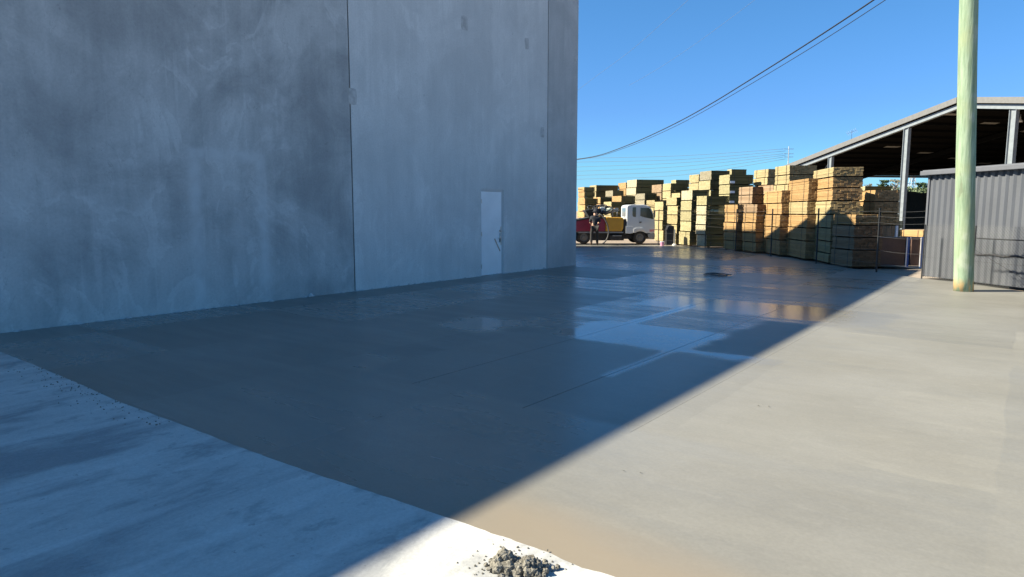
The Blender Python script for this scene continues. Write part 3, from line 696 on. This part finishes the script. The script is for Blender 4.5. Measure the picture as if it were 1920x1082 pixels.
mb.tube([(a[0]-.16,.45,a[1]-.04),(a[0]-.12,.45,a[1]+.02),(a[0]+.1,.5,a[1]+.06),(a[0]+.2,.5,a[1]+.06)], [.05,.12,.13,.06], 12); mb.build('water_tank', plain('pale_tank', (.55,.6,.48), .5), truck, True)
mb = MB(); a = T(1131,392); mb.box(a[0]-.13,a[0]+.1,.35,.62,a[1]-.12,a[1]+.1); mb.build('control_box', plain('pale_box', (.5,.54,.53), .5), truck, bevel=.02)
# delivery hose hanging off the deck to the slab
hs = MB(); pts = []
for px, py, yy in ((1119,407,-.05),(1122,402,-.16),(1128,406,-.24),(1134,416,-.28),(1138,428,-.3),(1138,440,-.32),(1134,450,-.36),(1127,456.6,-.45),(1118,458.4,-.7),(1100,459.2,-1.0)):
    p = T(px, py); pts.append((p[0], yy, max(p[1], .085)))
sm = []
for i in range(len(pts)-1):
    for k in range(4):
        f_ = k/4; P = [Vector(pts[max(0,min(len(pts)-1,i+o_))]) for o_ in (-1,0,1,2)]
        sm.append(.5*((2*P[1])+(-P[0]+P[2])*f_+(2*P[0]-5*P[1]+4*P[2]-P[3])*f_**2+(-P[0]+3*P[1]-3*P[2]+P[3])*f_**3))
hs.tube(sm, .034, 8); hs.build('delivery_hose', M['grey_hose'], truck, True)

# ------------------------------------------------------------------ worker beside the truck
PO = G(1113, 459.6); PO = Vector((PO.x, PO.y-.35, 0)); 
per = empty('person', 'person in dark work clothes and hat standing beside red truck body', 'person', loc=PO)
def skin(name, verts, edges, rad, mat, root=0, sub=1):
    me = bpy.data.meshes.new(name); me.from_pydata(verts, edges, []); me.materials.append(mat)
    o = bpy.data.objects.new(name, me); COL.objects.link(o); o.parent = per
    sk = o.modifiers.new('skin', 'SKIN'); sk.use_smooth_shade = True
    if not me.skin_vertices: me.skin_vertices.new()
    for i, r_ in enumerate(rad): me.skin_vertices[0].data[i].radius = (r_, r_)
    me.skin_vertices[0].data[root].use_root = True
    o.modifiers.new('s', 'SUBSURF').levels = sub; o.modifiers['s'].render_levels = sub
    return o
# facing the truck (away from camera and to the right), left foot forward
hip = (0,0,.90); V = [hip,(0,.02,1.12),(0.02,.05,1.36),(.03,.06,1.47),(.04,.09,1.56),(.045,.10,1.66),
     (-.17,.04,1.38),(-.23,.10,1.12),(-.10,.30,1.02),(-.06,.37,1.02), (.20,.06,1.38),(.26,.14,1.13),(.16,.36,1.08),(.13,.43,1.08),
     (-.11,0,.86),(-.15,.04,.48),(-.17,-.02,.09),(-.18,.10,.05), (.11,0,.86),(.13,.06,.48),(.14,.04,.09),(.15,.17,.05)]
Ed = [(0,1),(1,2),(2,3),(3,4),(4,5),(2,6),(6,7),(7,8),(8,9),(2,10),(10,11),(11,12),(12,13),(0,14),(14,15),(15,16),(16,17),(0,18),(18,19),(19,20),(20,21)]
Rd = [.13,.125,.145,.055,.085,.09,.065,.045,.032,.03,.065,.045,.032,.03,.085,.058,.042,.035,.085,.058,.042,.035]
M['skin'] = plain('skin', (.45,.27,.19), .6, var=.05)
M['cloth'] = plain('dark_work_cloth', (.022,.024,.032), .9, scale=14)
M['trouser'] = plain('dark_trousers', (.028,.026,.026), .9, scale=14)
M['boot'] = plain('brown_boots', (.09,.055,.035), .7)
skin('body', V, Ed, Rd, M['skin'])
sv = [0,1,2,3,6,7,10,11]; ix = {a: i for i, a in enumerate(sv)}
skin('shirt', [V[i] for i in sv], [(ix[a],ix[b]) for a,b in Ed if a in ix and b in ix], [.145,.14,.16,.07,.082,.062,.082,.062], M['cloth'])
sv = [0,14,15,16,18,19,20]; ix = {a: i for i, a in enumerate(sv)}
skin('trousers', [V[i] for i in sv], [(ix[a],ix[b]) for a,b in Ed if a in ix and b in ix], [.15,.105,.078,.068,.105,.078,.068], M['trouser'])
for a, b in ((16,17),(20,21)):
    p, q = V[a], V[b]; skin('boot', [(p[0],p[1],.20),(p[0],p[1]-.03,.06),(q[0],q[1]+.02,.05)], [(0,1),(1,2)], [.062,.06,.048], M['boot'])
mb = MB(); hx, hy = V[5][0], V[5][1]
mb.tube([(hx,hy,1.665),(hx,hy,1.675),(hx,hy,1.69),(hx,hy,1.75),(hx,hy,1.785)], [.17,.175,.11,.105,.06], 16); mb.build('hat', M['cloth'], per, True)
for sx in (-.033,.033):
    mb = MB(); mb.tube([(hx+sx,hy+.082,1.63),(hx+sx,hy+.092,1.63)], .010, 6); mb.build('eye', M['blackp'], per)
mb = MB(); mb.tube([(hx,hy+.085,1.63),(hx,hy+.112,1.60)], [.010,.016], 6); mb.build('nose', M['skin'], per)
# fingers: short bent chains from each palm
for wr in (9, 13):
    p = Vector(V[wr]); fv, fe, fr_ = [], [], []
    for k in range(4):
        b = len(fv); ox = (k-1.5)*.020; L = (.062,.075,.07,.055)[k]
        fv += [tuple(p+Vector((ox*.6,-.01,0))), tuple(p+Vector((ox,.03+L*.45,.004))), tuple(p+Vector((ox,.03+L*.8,-.022)))]; fe += [(b,b+1),(b+1,b+2)]; fr_ += [.011,.010,.008]
    b = len(fv); s_ = 1 if wr == 9 else -1
    fv += [tuple(p+Vector((s_*.02,-.01,0))), tuple(p+Vector((s_*.048,.02,-.012))), tuple(p+Vector((s_*.045,.05,-.028)))]; fe += [(b,b+1),(b+1,b+2)]; fr_ += [.012,.011,.009]
    mb = MB()
    for k in range(5): mb.tube(fv[k*3:k*3+3], fr_[k*3:k*3+3], 6)
    mb.build('hand', M['skin'], per, True)

# ------------------------------------------------------------------ grey corrugated shed and chain-link fence, timber pole
FA, FB = G(1728, 522.3), G(1920, 547.3)
fd = (FB-FA).normalized(); fn = Vector((-fd.y, fd.x, 0))
if fn.x < 0: fn = -fn
# shed wall 0.45 m behind the fence
so_ = FA+fn*.45
def line_x(px):    # point of the shed wall line at photo column px (ground level)
    lo, hi = -6., 8.
    for _ in range(60):
        m_ = (lo+hi)/2; p = so_+fd*m_; x = PW/2+F*p.x/(p.y*cp+CH*sp_)
        if x < px: lo = m_
        else: hi = m_
    return so_+fd*lo
SC = line_x(1731); SZ = 2.61
shed = empty('corrugated_shed', 'low grey corrugated steel shed behind the chain-link fence', 'shed', loc=SC)
def corr():
    t = NT('grey_cladding'); f = t.noise(t.map(t.pos(), scale=(1,1,.25)), 2.5, 5); g2 = t.noise(t.pos(), 30, 3)
    c = t.val((.100,.108,.127), t.ramp(f, .3, .7, .92, 1.06)); c = t.val(c, t.ramp(g2, .3, .7, .97, 1.03)); return t.out(c, .45, .1, .4)
M['clad'] = corr()
M['trim'] = plain('grey_trim', (.122,.129,.150), .45, .1, .08)
rel = SC-SC
Lw = 8.2; rib = .19; nsheet = 11
for sidx in range(nsheet):
    a0 = sidx*.76; prof = []
    for r_ in range(4):
        b0 = a0+r_*rib
        prof += [(b0+.02, 0), (b0+.128, 0), (b0+.138, .042), (b0+.165, .042)]
    prof.append((a0+.76+.0175, 0))
    vs = []; 
    for (u, d_) in prof:
        p = fd*u-fn*d_; vs.append((p.x, p.y, .02)); vs.append((p.x, p.y, SZ))
    fs = [(2*i, 2*i+2, 2*i+3, 2*i+1) for i in range(len(prof)-1)]
    mb = MB(); mb.add(vs, fs); mb.build('wall_sheet', M['clad'], shed)
mb = MB()
mb.fbox((0,0), fd, fn, 0.02, Lw, .012, .06, .03, SZ); mb.fbox((0,0), fd, fn, 0.02, .08, .061, 5.0, .03, SZ); mb.fbox((0,0), fd, fn, .081, Lw, 4.9, 5.0, .03, SZ)
mb.build('inner_wall', M['trim'], shed)
mb = MB(); mb.fbox((0,0), fd, fn, -.03, .03, -.035, -.03+.04, .01, SZ-.02); mb.fbox((0,0), fd, fn, -.034, -.004, .0055, .10, .01, SZ-.02); mb.build('corner_flashing', M['trim'], shed)
mb = MB(); mb.fbox((0,0), fd, fn, -.16, Lw, -.17, -.035, SZ-.005, SZ+.105); mb.build('gutter', M['trim'], shed, bevel=.012)
mb = MB()
P = lambda a,b,z: tuple(fd*a+fn*b+Vector((0,0,z)))
mb.hexa([P(-.15,-.10,SZ+.106),P(Lw,-.10,SZ+.106),P(Lw,5.1,SZ+.35),P(-.15,5.1,SZ+.35),P(-.15,-.10,SZ+.128),P(Lw,-.10,SZ+.128),P(Lw,5.1,SZ+.372),P(-.15,5.1,SZ+.372)])
mb.build('roof', M['trim'], shed)
# scrap of paper stuck on the cladding
# chain-link fence
clf = empty('chain_link_fence', 'dark chain-link fence with braced post in front of the grey shed', 'fence', loc=FA)
FL = 5.6; MH = 1.33
lp = lambda a, z, d_=0.: fd*a-fn*d_+Vector((0,0,z))
M['mesh'] = plain('mesh_wire', (.06,.063,.067), .5, .5)
mb = MB(); s_ = .075
n_ = int((FL+MH)/s_)
for k in range(n_):
    a0 = k*s_-MH
    for sg in (1, -1):
        p0, p1 = (a0, 0.03), (a0+MH, MH+.03)
        if p0[0] < 0: p0 = (0, .03-a0)
        if p1[0] > FL: p1 = (FL, .03+FL-a0)
        if p1[0]-p0[0] < .05: continue
        if sg > 0: A, B_ = lp(p0[0], p0[1], .003), lp(p1[0], p1[1], .003)
        else: A, B_ = lp(p0[0], MH+.06-p0[1], -.003), lp(p1[0], MH+.06-p1[1], -.003)
        mb.tube([A, B_], .0030, 3, False)
tag(mb.build('mesh', M['mesh'], clf), kind='stuff')
pb_, pt_ = G(1838.5, 534.3), None
ap = (pb_-FA).dot(fd)
for k, a_ in enumerate((0.02, ap, ap+2.7)):
    mb = MB(); mb.tube([lp(a_, -.05, .02), lp(a_, 1.36, .02)], .017, 8); mb.build('post', M['darksteel'], clf)
for z in (1.08, .55, .08):
    mb = MB(); mb.tube([lp(ap if z > 1 else 0, z, .012), lp(FL, z, .012)], .013 if z > 1 else .003, 6); mb.build('rail', M['darksteel'], clf)
mb = MB(); nn = 120; mb.tube([lp(ap+.01+(FL-ap)*i/nn, .72-.012*math.sin(i*.35), .03) for i in range(nn+1)], [.021+.009*noise.noise(Vector((i*.9,0,0)))+.006*(i % 3 == 0) for i in range(nn+1)], 7); mb.build('rubber_sleeve', M['blackp'], clf, True)
mb = MB(); mb.tube([lp(ap, .83, .03), lp(ap+1.9, .02, .03)], .006, 6); mb.build('brace', M['darksteel'], clf)

# pole
PB = G(1806.5, 545.5); ptop = D(1817.5, -60, PB.y)
def polem():
    t = NT('treated_pole_wood'); p = t.pos(); f = t.noise(t.map(p, scale=(9,9,.7)), 2.0, 6, .65); b = t.noise(t.map(p, scale=(1,1,.6)), 2.4, 4); k = t.noise(t.map(p, scale=(3,3,.9), loc=(3,1,2)), 3.2, 3)
    c = t.mix(t.ramp(f, .3, .7), (.16,.232,.156), (.29,.37,.268)); c = t.mix(t.ramp(b, .42, .7, 0, .6), c, (.27,.31,.18))
    c = t.mix(t.ramp(k, .64, .74, 0, .75), c, (.15,.18,.12)); gr = t.noise(t.map(p, scale=(22,22,.5), loc=(2,7,0)), 2.0, 4, .6); c = t.mix(t.ramp(gr, .58, .68, 0, .55), c, (.13,.17,.11)); c = t.mix(t.ramp(t.noise(t.map(p, scale=(2,2,1.2), loc=(5,5,5)), 1.8, 4), .55, .7, 0, .4), c, (.40,.43,.38))
    z = t.xyz(p)[2]; low = t.m('MULTIPLY', t.ramp(z, .1, .35, 1, 0), t.ramp(k, .45, .6)); c = t.mix(low, c, (.50,.36,.18))
    t.bump(t.m('ADD', f, t.m('MULTIPLY', k, -.4)), .5, .02); return t.out(c, .85, 0, .2)
pole = empty('timber_pole', 'tall green-tinted treated timber power pole standing on the slab', 'pole', loc=PB)
top = ptop-PB; top = top*(9.2/top.z); mb = MB(); n = 30; pts, rad = [], []
r0 = 38.5*PB.y/F/2*.85
for i in range(n+1):
    f_ = i/n; p = top*f_; pts.append((p.x+.012*noise.noise(Vector((f_*5,0,1))), p.y, p.z-.02*(i == 0))); rad.append(r0*(1-.17*f_)*(1+.012*noise.noise(Vector((f_*9,3,1)))))
mb.tube(pts, rad, 28); mb.build('shaft', polem(), pole, True)

# ------------------------------------------------------------------ open-sided timber shed with gable roof
RP = D(1797, 183, 40.0)           # ridge at the open gable end
gd = Vector((-.17, .985, 0)).normalized()    # along the gable, away from camera
ad = Vector((gd.y, -gd.x, 0))                # along the ridge, to the right
SL = .16; 
big = empty('timber_shed', 'large open-sided steel shed with dark gable roof over the yard', 'shed', loc=(RP.x, RP.y, 0))
RZ = RP.z
HS, HN, LEN = 20.0, 18.0, 26.0
def bp(d_, a_, z): return tuple(gd*d_+ad*a_+Vector((0,0,z)))
rz = lambda d_: RZ-SL*abs(d_)
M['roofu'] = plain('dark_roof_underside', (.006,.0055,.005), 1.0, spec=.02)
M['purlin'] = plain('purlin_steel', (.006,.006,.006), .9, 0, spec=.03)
M['fascia'] = plain('grey_barge', (.15,.147,.143), .6, .1, .1)
for d0, d1 in ((0.02, HS), (-HN, -.02)):
    mb = MB(); z0, z1 = rz(d0), rz(d1)
    mb.hexa([bp(d0,.0,z0-.16),bp(d0,LEN,z0-.16),bp(d1,LEN,z1-.16),bp(d1,0,z1-.16),bp(d0,0,z0-.06),bp(d0,LEN,z0-.06),bp(d1,LEN,z1-.06),bp(d1,0,z1-.06)])
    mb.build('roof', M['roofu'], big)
    mb = MB(); mb.hexa([bp(d0,-.10,z0-.30),bp(d0,-.02,z0-.30),bp(d1,-.02,z1-.30),bp(d1,-.10,z1-.30),bp(d0,-.10,z0+.03),bp(d0,-.02,z0+.03),bp(d1,-.02,z1+.03),bp(d1,-.10,z1+.03)])
    mb.build('barge_board', M['fascia'], big)
    mb = MB(); mb.hexa([bp(d0,.08,z0-.60),bp(d0,.30,z0-.60),bp(d1,.30,z1-.60),bp(d1,.08,z1-.60),bp(d0,.08,z0-.36),bp(d0,.30,z0-.36),bp(d1,.30,z1-.36),bp(d1,.08,z1-.36)])
    mb.build('rafter', M['steel'], big)
    for a_ in (8.7, 17.3, 25.8):
        mb = MB(); mb.hexa([bp(d0,a_,z0-.60),bp(d0,a_+.2,z0-.60),bp(d1,a_+.2,z1-.60),bp(d1,a_,z1-.60),bp(d0,a_,z0-.32),bp(d0,a_+.2,z0-.32),bp(d1,a_+.2,z1-.32),bp(d1,a_,z1-.32)])
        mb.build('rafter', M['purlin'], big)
for k in range(12):
    for sg, lim_ in ((1, HS), (-1, HN)):
        d_ = sg*(1.2+k*1.55)
        if abs(d_) > lim_-.3: continue
        z = rz(d_); mb = MB(); mb.hexa([bp(d_-.04,.31,z-.315),bp(d_+.04,.31,z-.315),bp(d_+.04,LEN,z-.315),bp(d_-.04,LEN,z-.315),bp(d_-.04,.31,z-.17),bp(d_+.04,.31,z-.17),bp(d_+.04,LEN,z-.17),bp(d_-.04,LEN,z-.17)])
        mb.build('purlin', M['purlin'], big)
def column(d_, a_, mat, w_=.40):
    mb = MB(); z = rz(d_)-.61
    h2, f2 = w_/2, .11
    for (x0, x1, y0, y1) in ((-f2,f2,-h2,-h2+.03),(-f2,f2,h2-.03,h2),(-.012,.012,-h2+.03,h2-.03)):
        vs = [bp(d_+yy, a_+.19+xx, zz_) for zz_ in (-.05, z) for xx, yy in ((x0,y0),(x1,y0),(x1,y1),(x0,y1))]
        mb.hexa(vs)
    mb.build('column', mat, big)
for d_ in (11.7, 4.07, -3.55, -11.2): column(d_, 0, M['steel'], .42)
for a_ in (0, 8.6, 17.2, 25.6): column(19.7, a_, M['steel'] if a_ == 0 else M['darksteel']); column(-17.7, a_, M['darksteel'])
mb = MB(); z = rz(HS); mb.hexa([bp(HS-.1,0.02,z-.34),bp(HS+.1,.02,z-.34),bp(HS+.1,LEN,z-.34),bp(HS-.1,LEN,z-.34),bp(HS-.1,.02,z-.17),bp(HS+.1,.02,z-.17),bp(HS+.1,LEN,z-.17),bp(HS-.1,LEN,z-.17)]); mb.build('eave_beam', M['fascia'], big)
mb = MB(); mb.tube([bp(12.0,.2,rz(12)-1.1), bp(15.2,.2,2.0)], .05, 6); mb.build('brace', M['darksteel'], big)
# dark cladding on the far long side, lower half; lamps under the roof
mb = MB()
for k in range(26):
    mb.fbox((0,0), (ad.x,ad.y), (gd.x,gd.y), k*1.0, k*1.0+.985, HS+.12, HS+.16+.02*(k % 2), .0, 3.35+.06*((k*7) % 3))
mb.build('side_screen', plain('dark_screen', (.02,.022,.02), .9), big)
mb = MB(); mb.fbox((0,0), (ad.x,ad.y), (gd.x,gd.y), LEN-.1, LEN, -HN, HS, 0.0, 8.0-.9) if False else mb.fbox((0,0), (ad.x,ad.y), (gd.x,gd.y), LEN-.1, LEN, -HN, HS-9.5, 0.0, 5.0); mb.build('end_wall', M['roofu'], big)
M['lampw'] = plain('white_lamp_housing', (.75,.75,.75), .5)
for d_, a_ in ((1.6, 6.0), (-4.6, 5.0)):
    z = rz(d_)-.62; mb = MB(); c_ = Vector(bp(d_, a_, z)); mb.tube([c_+Vector((0,0,.3)), c_+Vector((0,0,.0)), c_-Vector((0,0,.05)), c_-Vector((0,0,.18))], [.02,.05,.10,.15], 12); mb.build('lamp_housing', M['lampw'], big, True)
# opaque pale strips set just under the roof sheets
M['pale_strip'] = plain('pale_roof_strip', (.20,.19,.17), .7)
for k in range(10):
    d_ = 2.0+1.55*((k*5) % 9)+.35; a_ = 1.5+2.1*k
    if d_ > HS-1.2: continue
    mb = MB(); z0, z1 = rz(d_), rz(d_+.5); mb.hexa([bp(d_,a_,z0-.168),bp(d_,a_+1.2,z0-.168),bp(d_+.5,a_+1.2,z1-.168),bp(d_+.5,a_,z1-.168),bp(d_,a_,z0-.163),bp(d_,a_+1.2,z0-.163),bp(d_+.5,a_+1.2,z1-.163),bp(d_+.5,a_,z1-.163)]); mb.build('roof_panel', M['pale_strip'], big)
# tv antenna on the roof
an = D(1597, 254, 0+46.9); bd_ = None
anr = empty('roof_antenna', 'thin television antenna on the shed roof against the sky', 'antenna', loc=(an.x, an.y, an.z-.25))
mb = MB(); mb.tube([(0,0,0),(0,0,.62)], .012, 5); mb.build('mast', M['wire'], anr)
mb = MB(); mb.tube([(-.35,0,.35),(.35,0,.62)], .009, 5)
for k in range(6): x_ = -.3+.12*k; z_ = .485+x_*.386; mb.tube([(x_,-.2,z_-.16),(x_,.2,z_+.16)], .006, 4)
mb.build('elements', M['wire'], anr)

# ------------------------------------------------------------------ goods under and before the shed, right of the packs
sx0, sx1 = G(1644, 502.5), G(1699, 502.5)
M['brownp'] = plain('brown_ply', (.105,.06,.045), .7, scale=3)
M['blue'] = plain('blue_frame_paint', (.03,.10,.34), .45)
def bin_(pxa, pxb, yb, ytop, label, blue_right=True):
    a, b = G(pxa, yb), G(pxb, yb); h_ = ZY(a.y, ytop)
    o = empty('panel_bin', label, 'storage bin', 'brown bins with blue corner posts', loc=a)
    L = (b-a).length; nboard = 2
    for k in range(nboard):
        mb = MB(); z0 = .06+(h_-.06)*k/nboard; z1 = .06+(h_-.06)*(k+1)/nboard-.006; mb.box(.03, L-.03, .0, .03, z0, z1); mb.build('front_panel', M['brownp'], o)
    mb = MB(); mb.box(0.03, .06, .031, 1.1, .06, h_); mb.box(L-.06, L-.03, .031, 1.1, .06, h_); mb.box(.061, L-.061, 1.07, 1.1, .06, h_); mb.box(.061, L-.061, .031, 1.069, .08, .11); mb.build('box_body', M['brownp'], o)
    mb = MB(); mb.box(.0, L, -.02, .034, h_+.002, h_+.03); mb.build('top_rail', M['trim'], o)
    for x_ in ((L-.0,) if blue_right else (0, L)):
        mb = MB(); mb.box(x_+.002, x_+.07, -.03, .05, .0, h_+.03); mb.build('post', M['blue'], o)
        mb = MB(); mb.box(x_-.03, x_+.001, -.035, -.021, .03, h_+.02); mb.build('edge_strip', M['tagw'], o)
bin_(1645, 1697.5, 501.5, 446, 'brown panelled bin with blue post left of its twin')
bin_(1704.5, 1724, 502.0, 447, 'narrow brown bin tucked against the grey shed corner')
# ribbed pallet of stakes, orange pack, greenish sack behind the bins
Y_ = 22.6; p0 = D(1641, 445, Y_); p0.z = 0; 
o = empty('stake_pallet', 'brown bundle of upright stakes behind the brown bin', 'bundle', loc=p0)
mb = MB(); zt = ZY(Y_, 424); 
for k in range(17):
    x_ = k*.036; zz_ = zt+random.uniform(-.04,.02); mb.box(x_, x_+.028, random.uniform(-.01,.01), .5, .1, zz_)
tag(mb.build('stakes', WOOD['b'], o), kind='stuff'); mb = MB(); mb.box(0,.62,-.02,.55,.0,.098); mb.build('base', M['bearer'], o)
p0 = D(1680.5, 440, 22.2); p0.z = 0
o = empty('white_post', 'slim pale post standing right of the stake bundle', 'post', loc=p0); mb = MB(); mb.box(-.035,.035,-.03,.03,0,ZY(22.2,423.5)); mb.build('shaft', M['tagw'], o); mb = MB(); mb.box(-.07,.07,-.065,.065,-.04,.02) if False else mb.box(-.04,.04,-.035,.035,ZY(22.2,423.5)+.001,ZY(22.2,423.5)+.03); mb.build('cap', M['trim'], o)
stack(1686,1731,1745, 26.4, [432,446], 18, 'oo', 'side', 'the low bright pack before the shed gloom', length=1.2)
p0 = D(1652, 412, 24.6); 
stack(1646,1650,1674, 25.3, [414,430], 7, 'bb', 'end', 'the shaded brown stack behind the stakes', length=.95)
o = empty('green_sack', 'small yellow-green sack lying on the shaded brown stack', 'sack', loc=(D(1652.5,414,25.5).x, 25.55, ZY(25.3,414)+.002))
mb = MB(); mb.tube([(0,0,0),(0,0,.05),(.01,0,.15),(.0,0,.2)], [.10,.13,.11,.03], 12); mb.build('bag', plain('green_sack_cloth', (.40,.50,.22), .8), o, True); mb = MB(); mb.tube([(0,0,.18),(0.0,0,.225),(.02,0,.26)], [.03,.02,.04], 8); mb.build('neck', plain('sack_tie', (.5,.5,.3), .8), o)
# dark stored packs in the shed's gloom
stack(1614,1622,1660, 50.0, [349,363], 2, 'gg', 'end', 'the dark green stack inside the shed', length=2.0)

# ------------------------------------------------------------------ trees, pylon, mast and wires
def leafm(name, a, b):
    t = NT(name); isl = t.n('ShaderNodeNewGeometry').outputs['Random Per Island']; c = t.mix(isl, a, b); m_ = t.out(c, .7, 0, .25)
    t.set(t.b.inputs['Transmission Weight'], 0.0); return m_
LEAF = [leafm('eucalypt_leaves', (.07,.10,.045), (.13,.16,.085)), leafm('dark_leaves', (.035,.065,.025), (.07,.105,.045)), leafm('grey_leaves', (.13,.14,.11), (.19,.19,.15))]
BARK = plain('pale_bark', (.30,.26,.22), .9)
def tree(px, ytop, Y, wpx, lm, label, sparse=1.0, seed=0):
    rn = random.Random(seed); base = D(px, 396, Y); base.z = -.05; h_ = D(px, ytop, Y).z+.05; wr = wpx*Y/F/2
    o = empty('tree', label, 'tree', 'trees beyond the shed', loc=base)
    mb = MB(); mb.tube([(0,0,0),(.1,0,h_*.4),(.0,.1,h_*.72)], [.22,.16,.07], 8); tips = []
    for k in range(9):
        a = rn.uniform(0,6.28); z0 = h_*rn.uniform(.4,.72); r_ = wr*rn.uniform(.4,.9); z1 = min(h_*.97, z0+h_*rn.uniform(.1,.3))
        e = (math.cos(a)*r_, math.sin(a)*r_, z1); mb.tube([(.05,0,z0),(e[0]*.5,e[1]*.5,(z0+z1)/2+.15),e], [.07,.05,.02], 6); tips.append(e)
    mb.build('trunk', BARK, o, True)
    tips.append((0,0,h_*.93)); mb = MB()
    for e in tips:
        for c_ in range(6):
            cc = Vector(e)+Vector((rn.gauss(0,.33*wr), rn.gauss(0,.33*wr), rn.gauss(0,.07*h_))); cr_ = wr*rn.uniform(.12,.28)
            for k in range(int(34*sparse)):
                q = Vector((rn.gauss(0,1), rn.gauss(0,1), rn.gauss(0,.75)))*cr_*.6+cc
                if q.z > h_: q.z = h_-rn.random()*.3
                u = Vector((rn.uniform(-1,1), rn.uniform(-1,1), rn.uniform(-1,1))).normalized(); v_ = u.orthogonal().normalized(); s2 = rn.uniform(.09,.2)
                mb.add([q-u*s2, q+v_*s2*.45, q+u*s2, q-v_*s2*.45], [(0,1,2,3)])
    tag(mb.build('crown', lm, o), kind='stuff')
tree(1650, 352, 84, 46, LEAF[0], 'pale green bushy tree left of the others under the shed eave', 1, 1)
tree(1657, 338, 92, 22, LEAF[1], 'dark rounded tree rising behind the pale bushy one', 1, 2)
tree(1677, 337, 80, 20, LEAF[2], 'sparse grey half-bare tree in the middle of the gap', .35, 3)
tree(1692, 350, 88, 40, LEAF[0], 'low olive tree behind the shed column', 1, 4)
tree(1712, 353, 80, 30, LEAF[0], 'low pale tree left of the grey shed corner', 1, 5)
tree(1724, 343, 90, 18, LEAF[1], 'small dark tree closest to the grey shed corner', 1, 6)
tree(1630, 345, 95, 24, LEAF[2], 'greyish thin tree at the left end of the gap', .5, 7)
tree(1740, 352, 85, 30, LEAF[0], 'olive tree mostly behind the grey shed corner', 1, 8)
# lattice pylon far behind
py = D(1707, 396, 210); py.z = -.05; ph = D(1707, 322, 210).z
o = empty('lattice_pylon', 'faint grey lattice pylon far behind the trees', 'pylon', loc=py)
mb = MB(); wd = 1.9
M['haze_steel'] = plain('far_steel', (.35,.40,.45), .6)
lv = [0, .3, .55, .75, .9, 1]
for i in range(5):
    z0, z1 = lv[i]*ph, lv[i+1]*ph; w0, w1 = wd*(1-.85*lv[i]), wd*(1-.85*lv[i+1])
    cs = [(-1,-1),(1,-1),(1,1),(-1,1)]
    for k in range(4):
        a, b = cs[k], cs[(k+1) % 4]
        mb.bar((a[0]*w0,a[1]*w0,z0),(a[0]*w1,a[1]*w1,z1),.16,.16); mb.bar((a[0]*w0,a[1]*w0,z0),(b[0]*w1,b[1]*w1,z1),.09,.09); mb.bar((b[0]*w0,b[1]*w0,z0),(a[0]*w1,a[1]*w1,z1),.09,.09)
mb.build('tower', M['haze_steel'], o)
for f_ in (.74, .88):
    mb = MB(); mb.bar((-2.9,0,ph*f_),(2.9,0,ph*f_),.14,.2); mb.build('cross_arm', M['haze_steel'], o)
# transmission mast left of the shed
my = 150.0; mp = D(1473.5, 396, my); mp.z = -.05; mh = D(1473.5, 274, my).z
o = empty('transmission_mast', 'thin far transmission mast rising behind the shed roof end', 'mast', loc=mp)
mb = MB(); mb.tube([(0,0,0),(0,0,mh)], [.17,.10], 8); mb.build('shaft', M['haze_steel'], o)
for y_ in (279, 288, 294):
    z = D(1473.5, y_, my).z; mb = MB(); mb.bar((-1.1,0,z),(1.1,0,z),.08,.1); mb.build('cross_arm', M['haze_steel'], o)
M['cable'] = plain('black_cable', (.012,.013,.018), .6)
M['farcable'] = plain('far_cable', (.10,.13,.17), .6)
def cable(name, pts, rad, mat, label, group=None):
    mb = MB(); mb.tube([Vector(p) for p in pts], rad, 6); return tag(mb.build(name, mat, smooth=True), label, 'cable', group)
def catm(px, n=6):
    out = []
    for i in range(len(px)-1):
        P = [Vector((*px[max(0,min(len(px)-1,i+o_))], 0)) for o_ in (-1,0,1,2)]
        for k in range(n):
            f_ = k/n; q = .5*((2*P[1])+(-P[0]+P[2])*f_+(2*P[0]-5*P[1]+4*P[2]-P[3])*f_**2+(-P[0]+3*P[1]-3*P[2]+P[3])*f_**3); out.append((q.x, q.y))
    return out+[px[-1]]
def overhead(px, Ya, Yb):
    q = catm(px); x0, x1 = q[0][0], q[-1][0]
    return [D(x, y, 1/((1/Ya)+(1/Yb-1/Ya)*(x-x0)/(x1-x0))) for x, y in q]
c1 = [(1000,310),(1040,305.5),(1087,298),(1120,292),(1153,281.5),(1208.6,259),(1275,227),(1336,193),(1397,155.5),(1480,103.5),(1560,52),(1638,0),(1760,-84)]
c2 = [(1000,312),(1040,307),(1087,299),(1120,293.5),(1153,284),(1208.6,263),(1275,232.5),(1336,199.5),(1397,164),(1480,114.5),(1560,65),(1657,2),(1790,-86)]
cable('overhead_cable', overhead(c1, 62, 15), .021, M['cable'], 'thicker upper black cable sweeping across the sky', 'overhead cables')
cable('overhead_cable', overhead(c2, 62, 15), .011, M['cable'], 'thinner lower black cable hanging beside the thick one', 'overhead cables')
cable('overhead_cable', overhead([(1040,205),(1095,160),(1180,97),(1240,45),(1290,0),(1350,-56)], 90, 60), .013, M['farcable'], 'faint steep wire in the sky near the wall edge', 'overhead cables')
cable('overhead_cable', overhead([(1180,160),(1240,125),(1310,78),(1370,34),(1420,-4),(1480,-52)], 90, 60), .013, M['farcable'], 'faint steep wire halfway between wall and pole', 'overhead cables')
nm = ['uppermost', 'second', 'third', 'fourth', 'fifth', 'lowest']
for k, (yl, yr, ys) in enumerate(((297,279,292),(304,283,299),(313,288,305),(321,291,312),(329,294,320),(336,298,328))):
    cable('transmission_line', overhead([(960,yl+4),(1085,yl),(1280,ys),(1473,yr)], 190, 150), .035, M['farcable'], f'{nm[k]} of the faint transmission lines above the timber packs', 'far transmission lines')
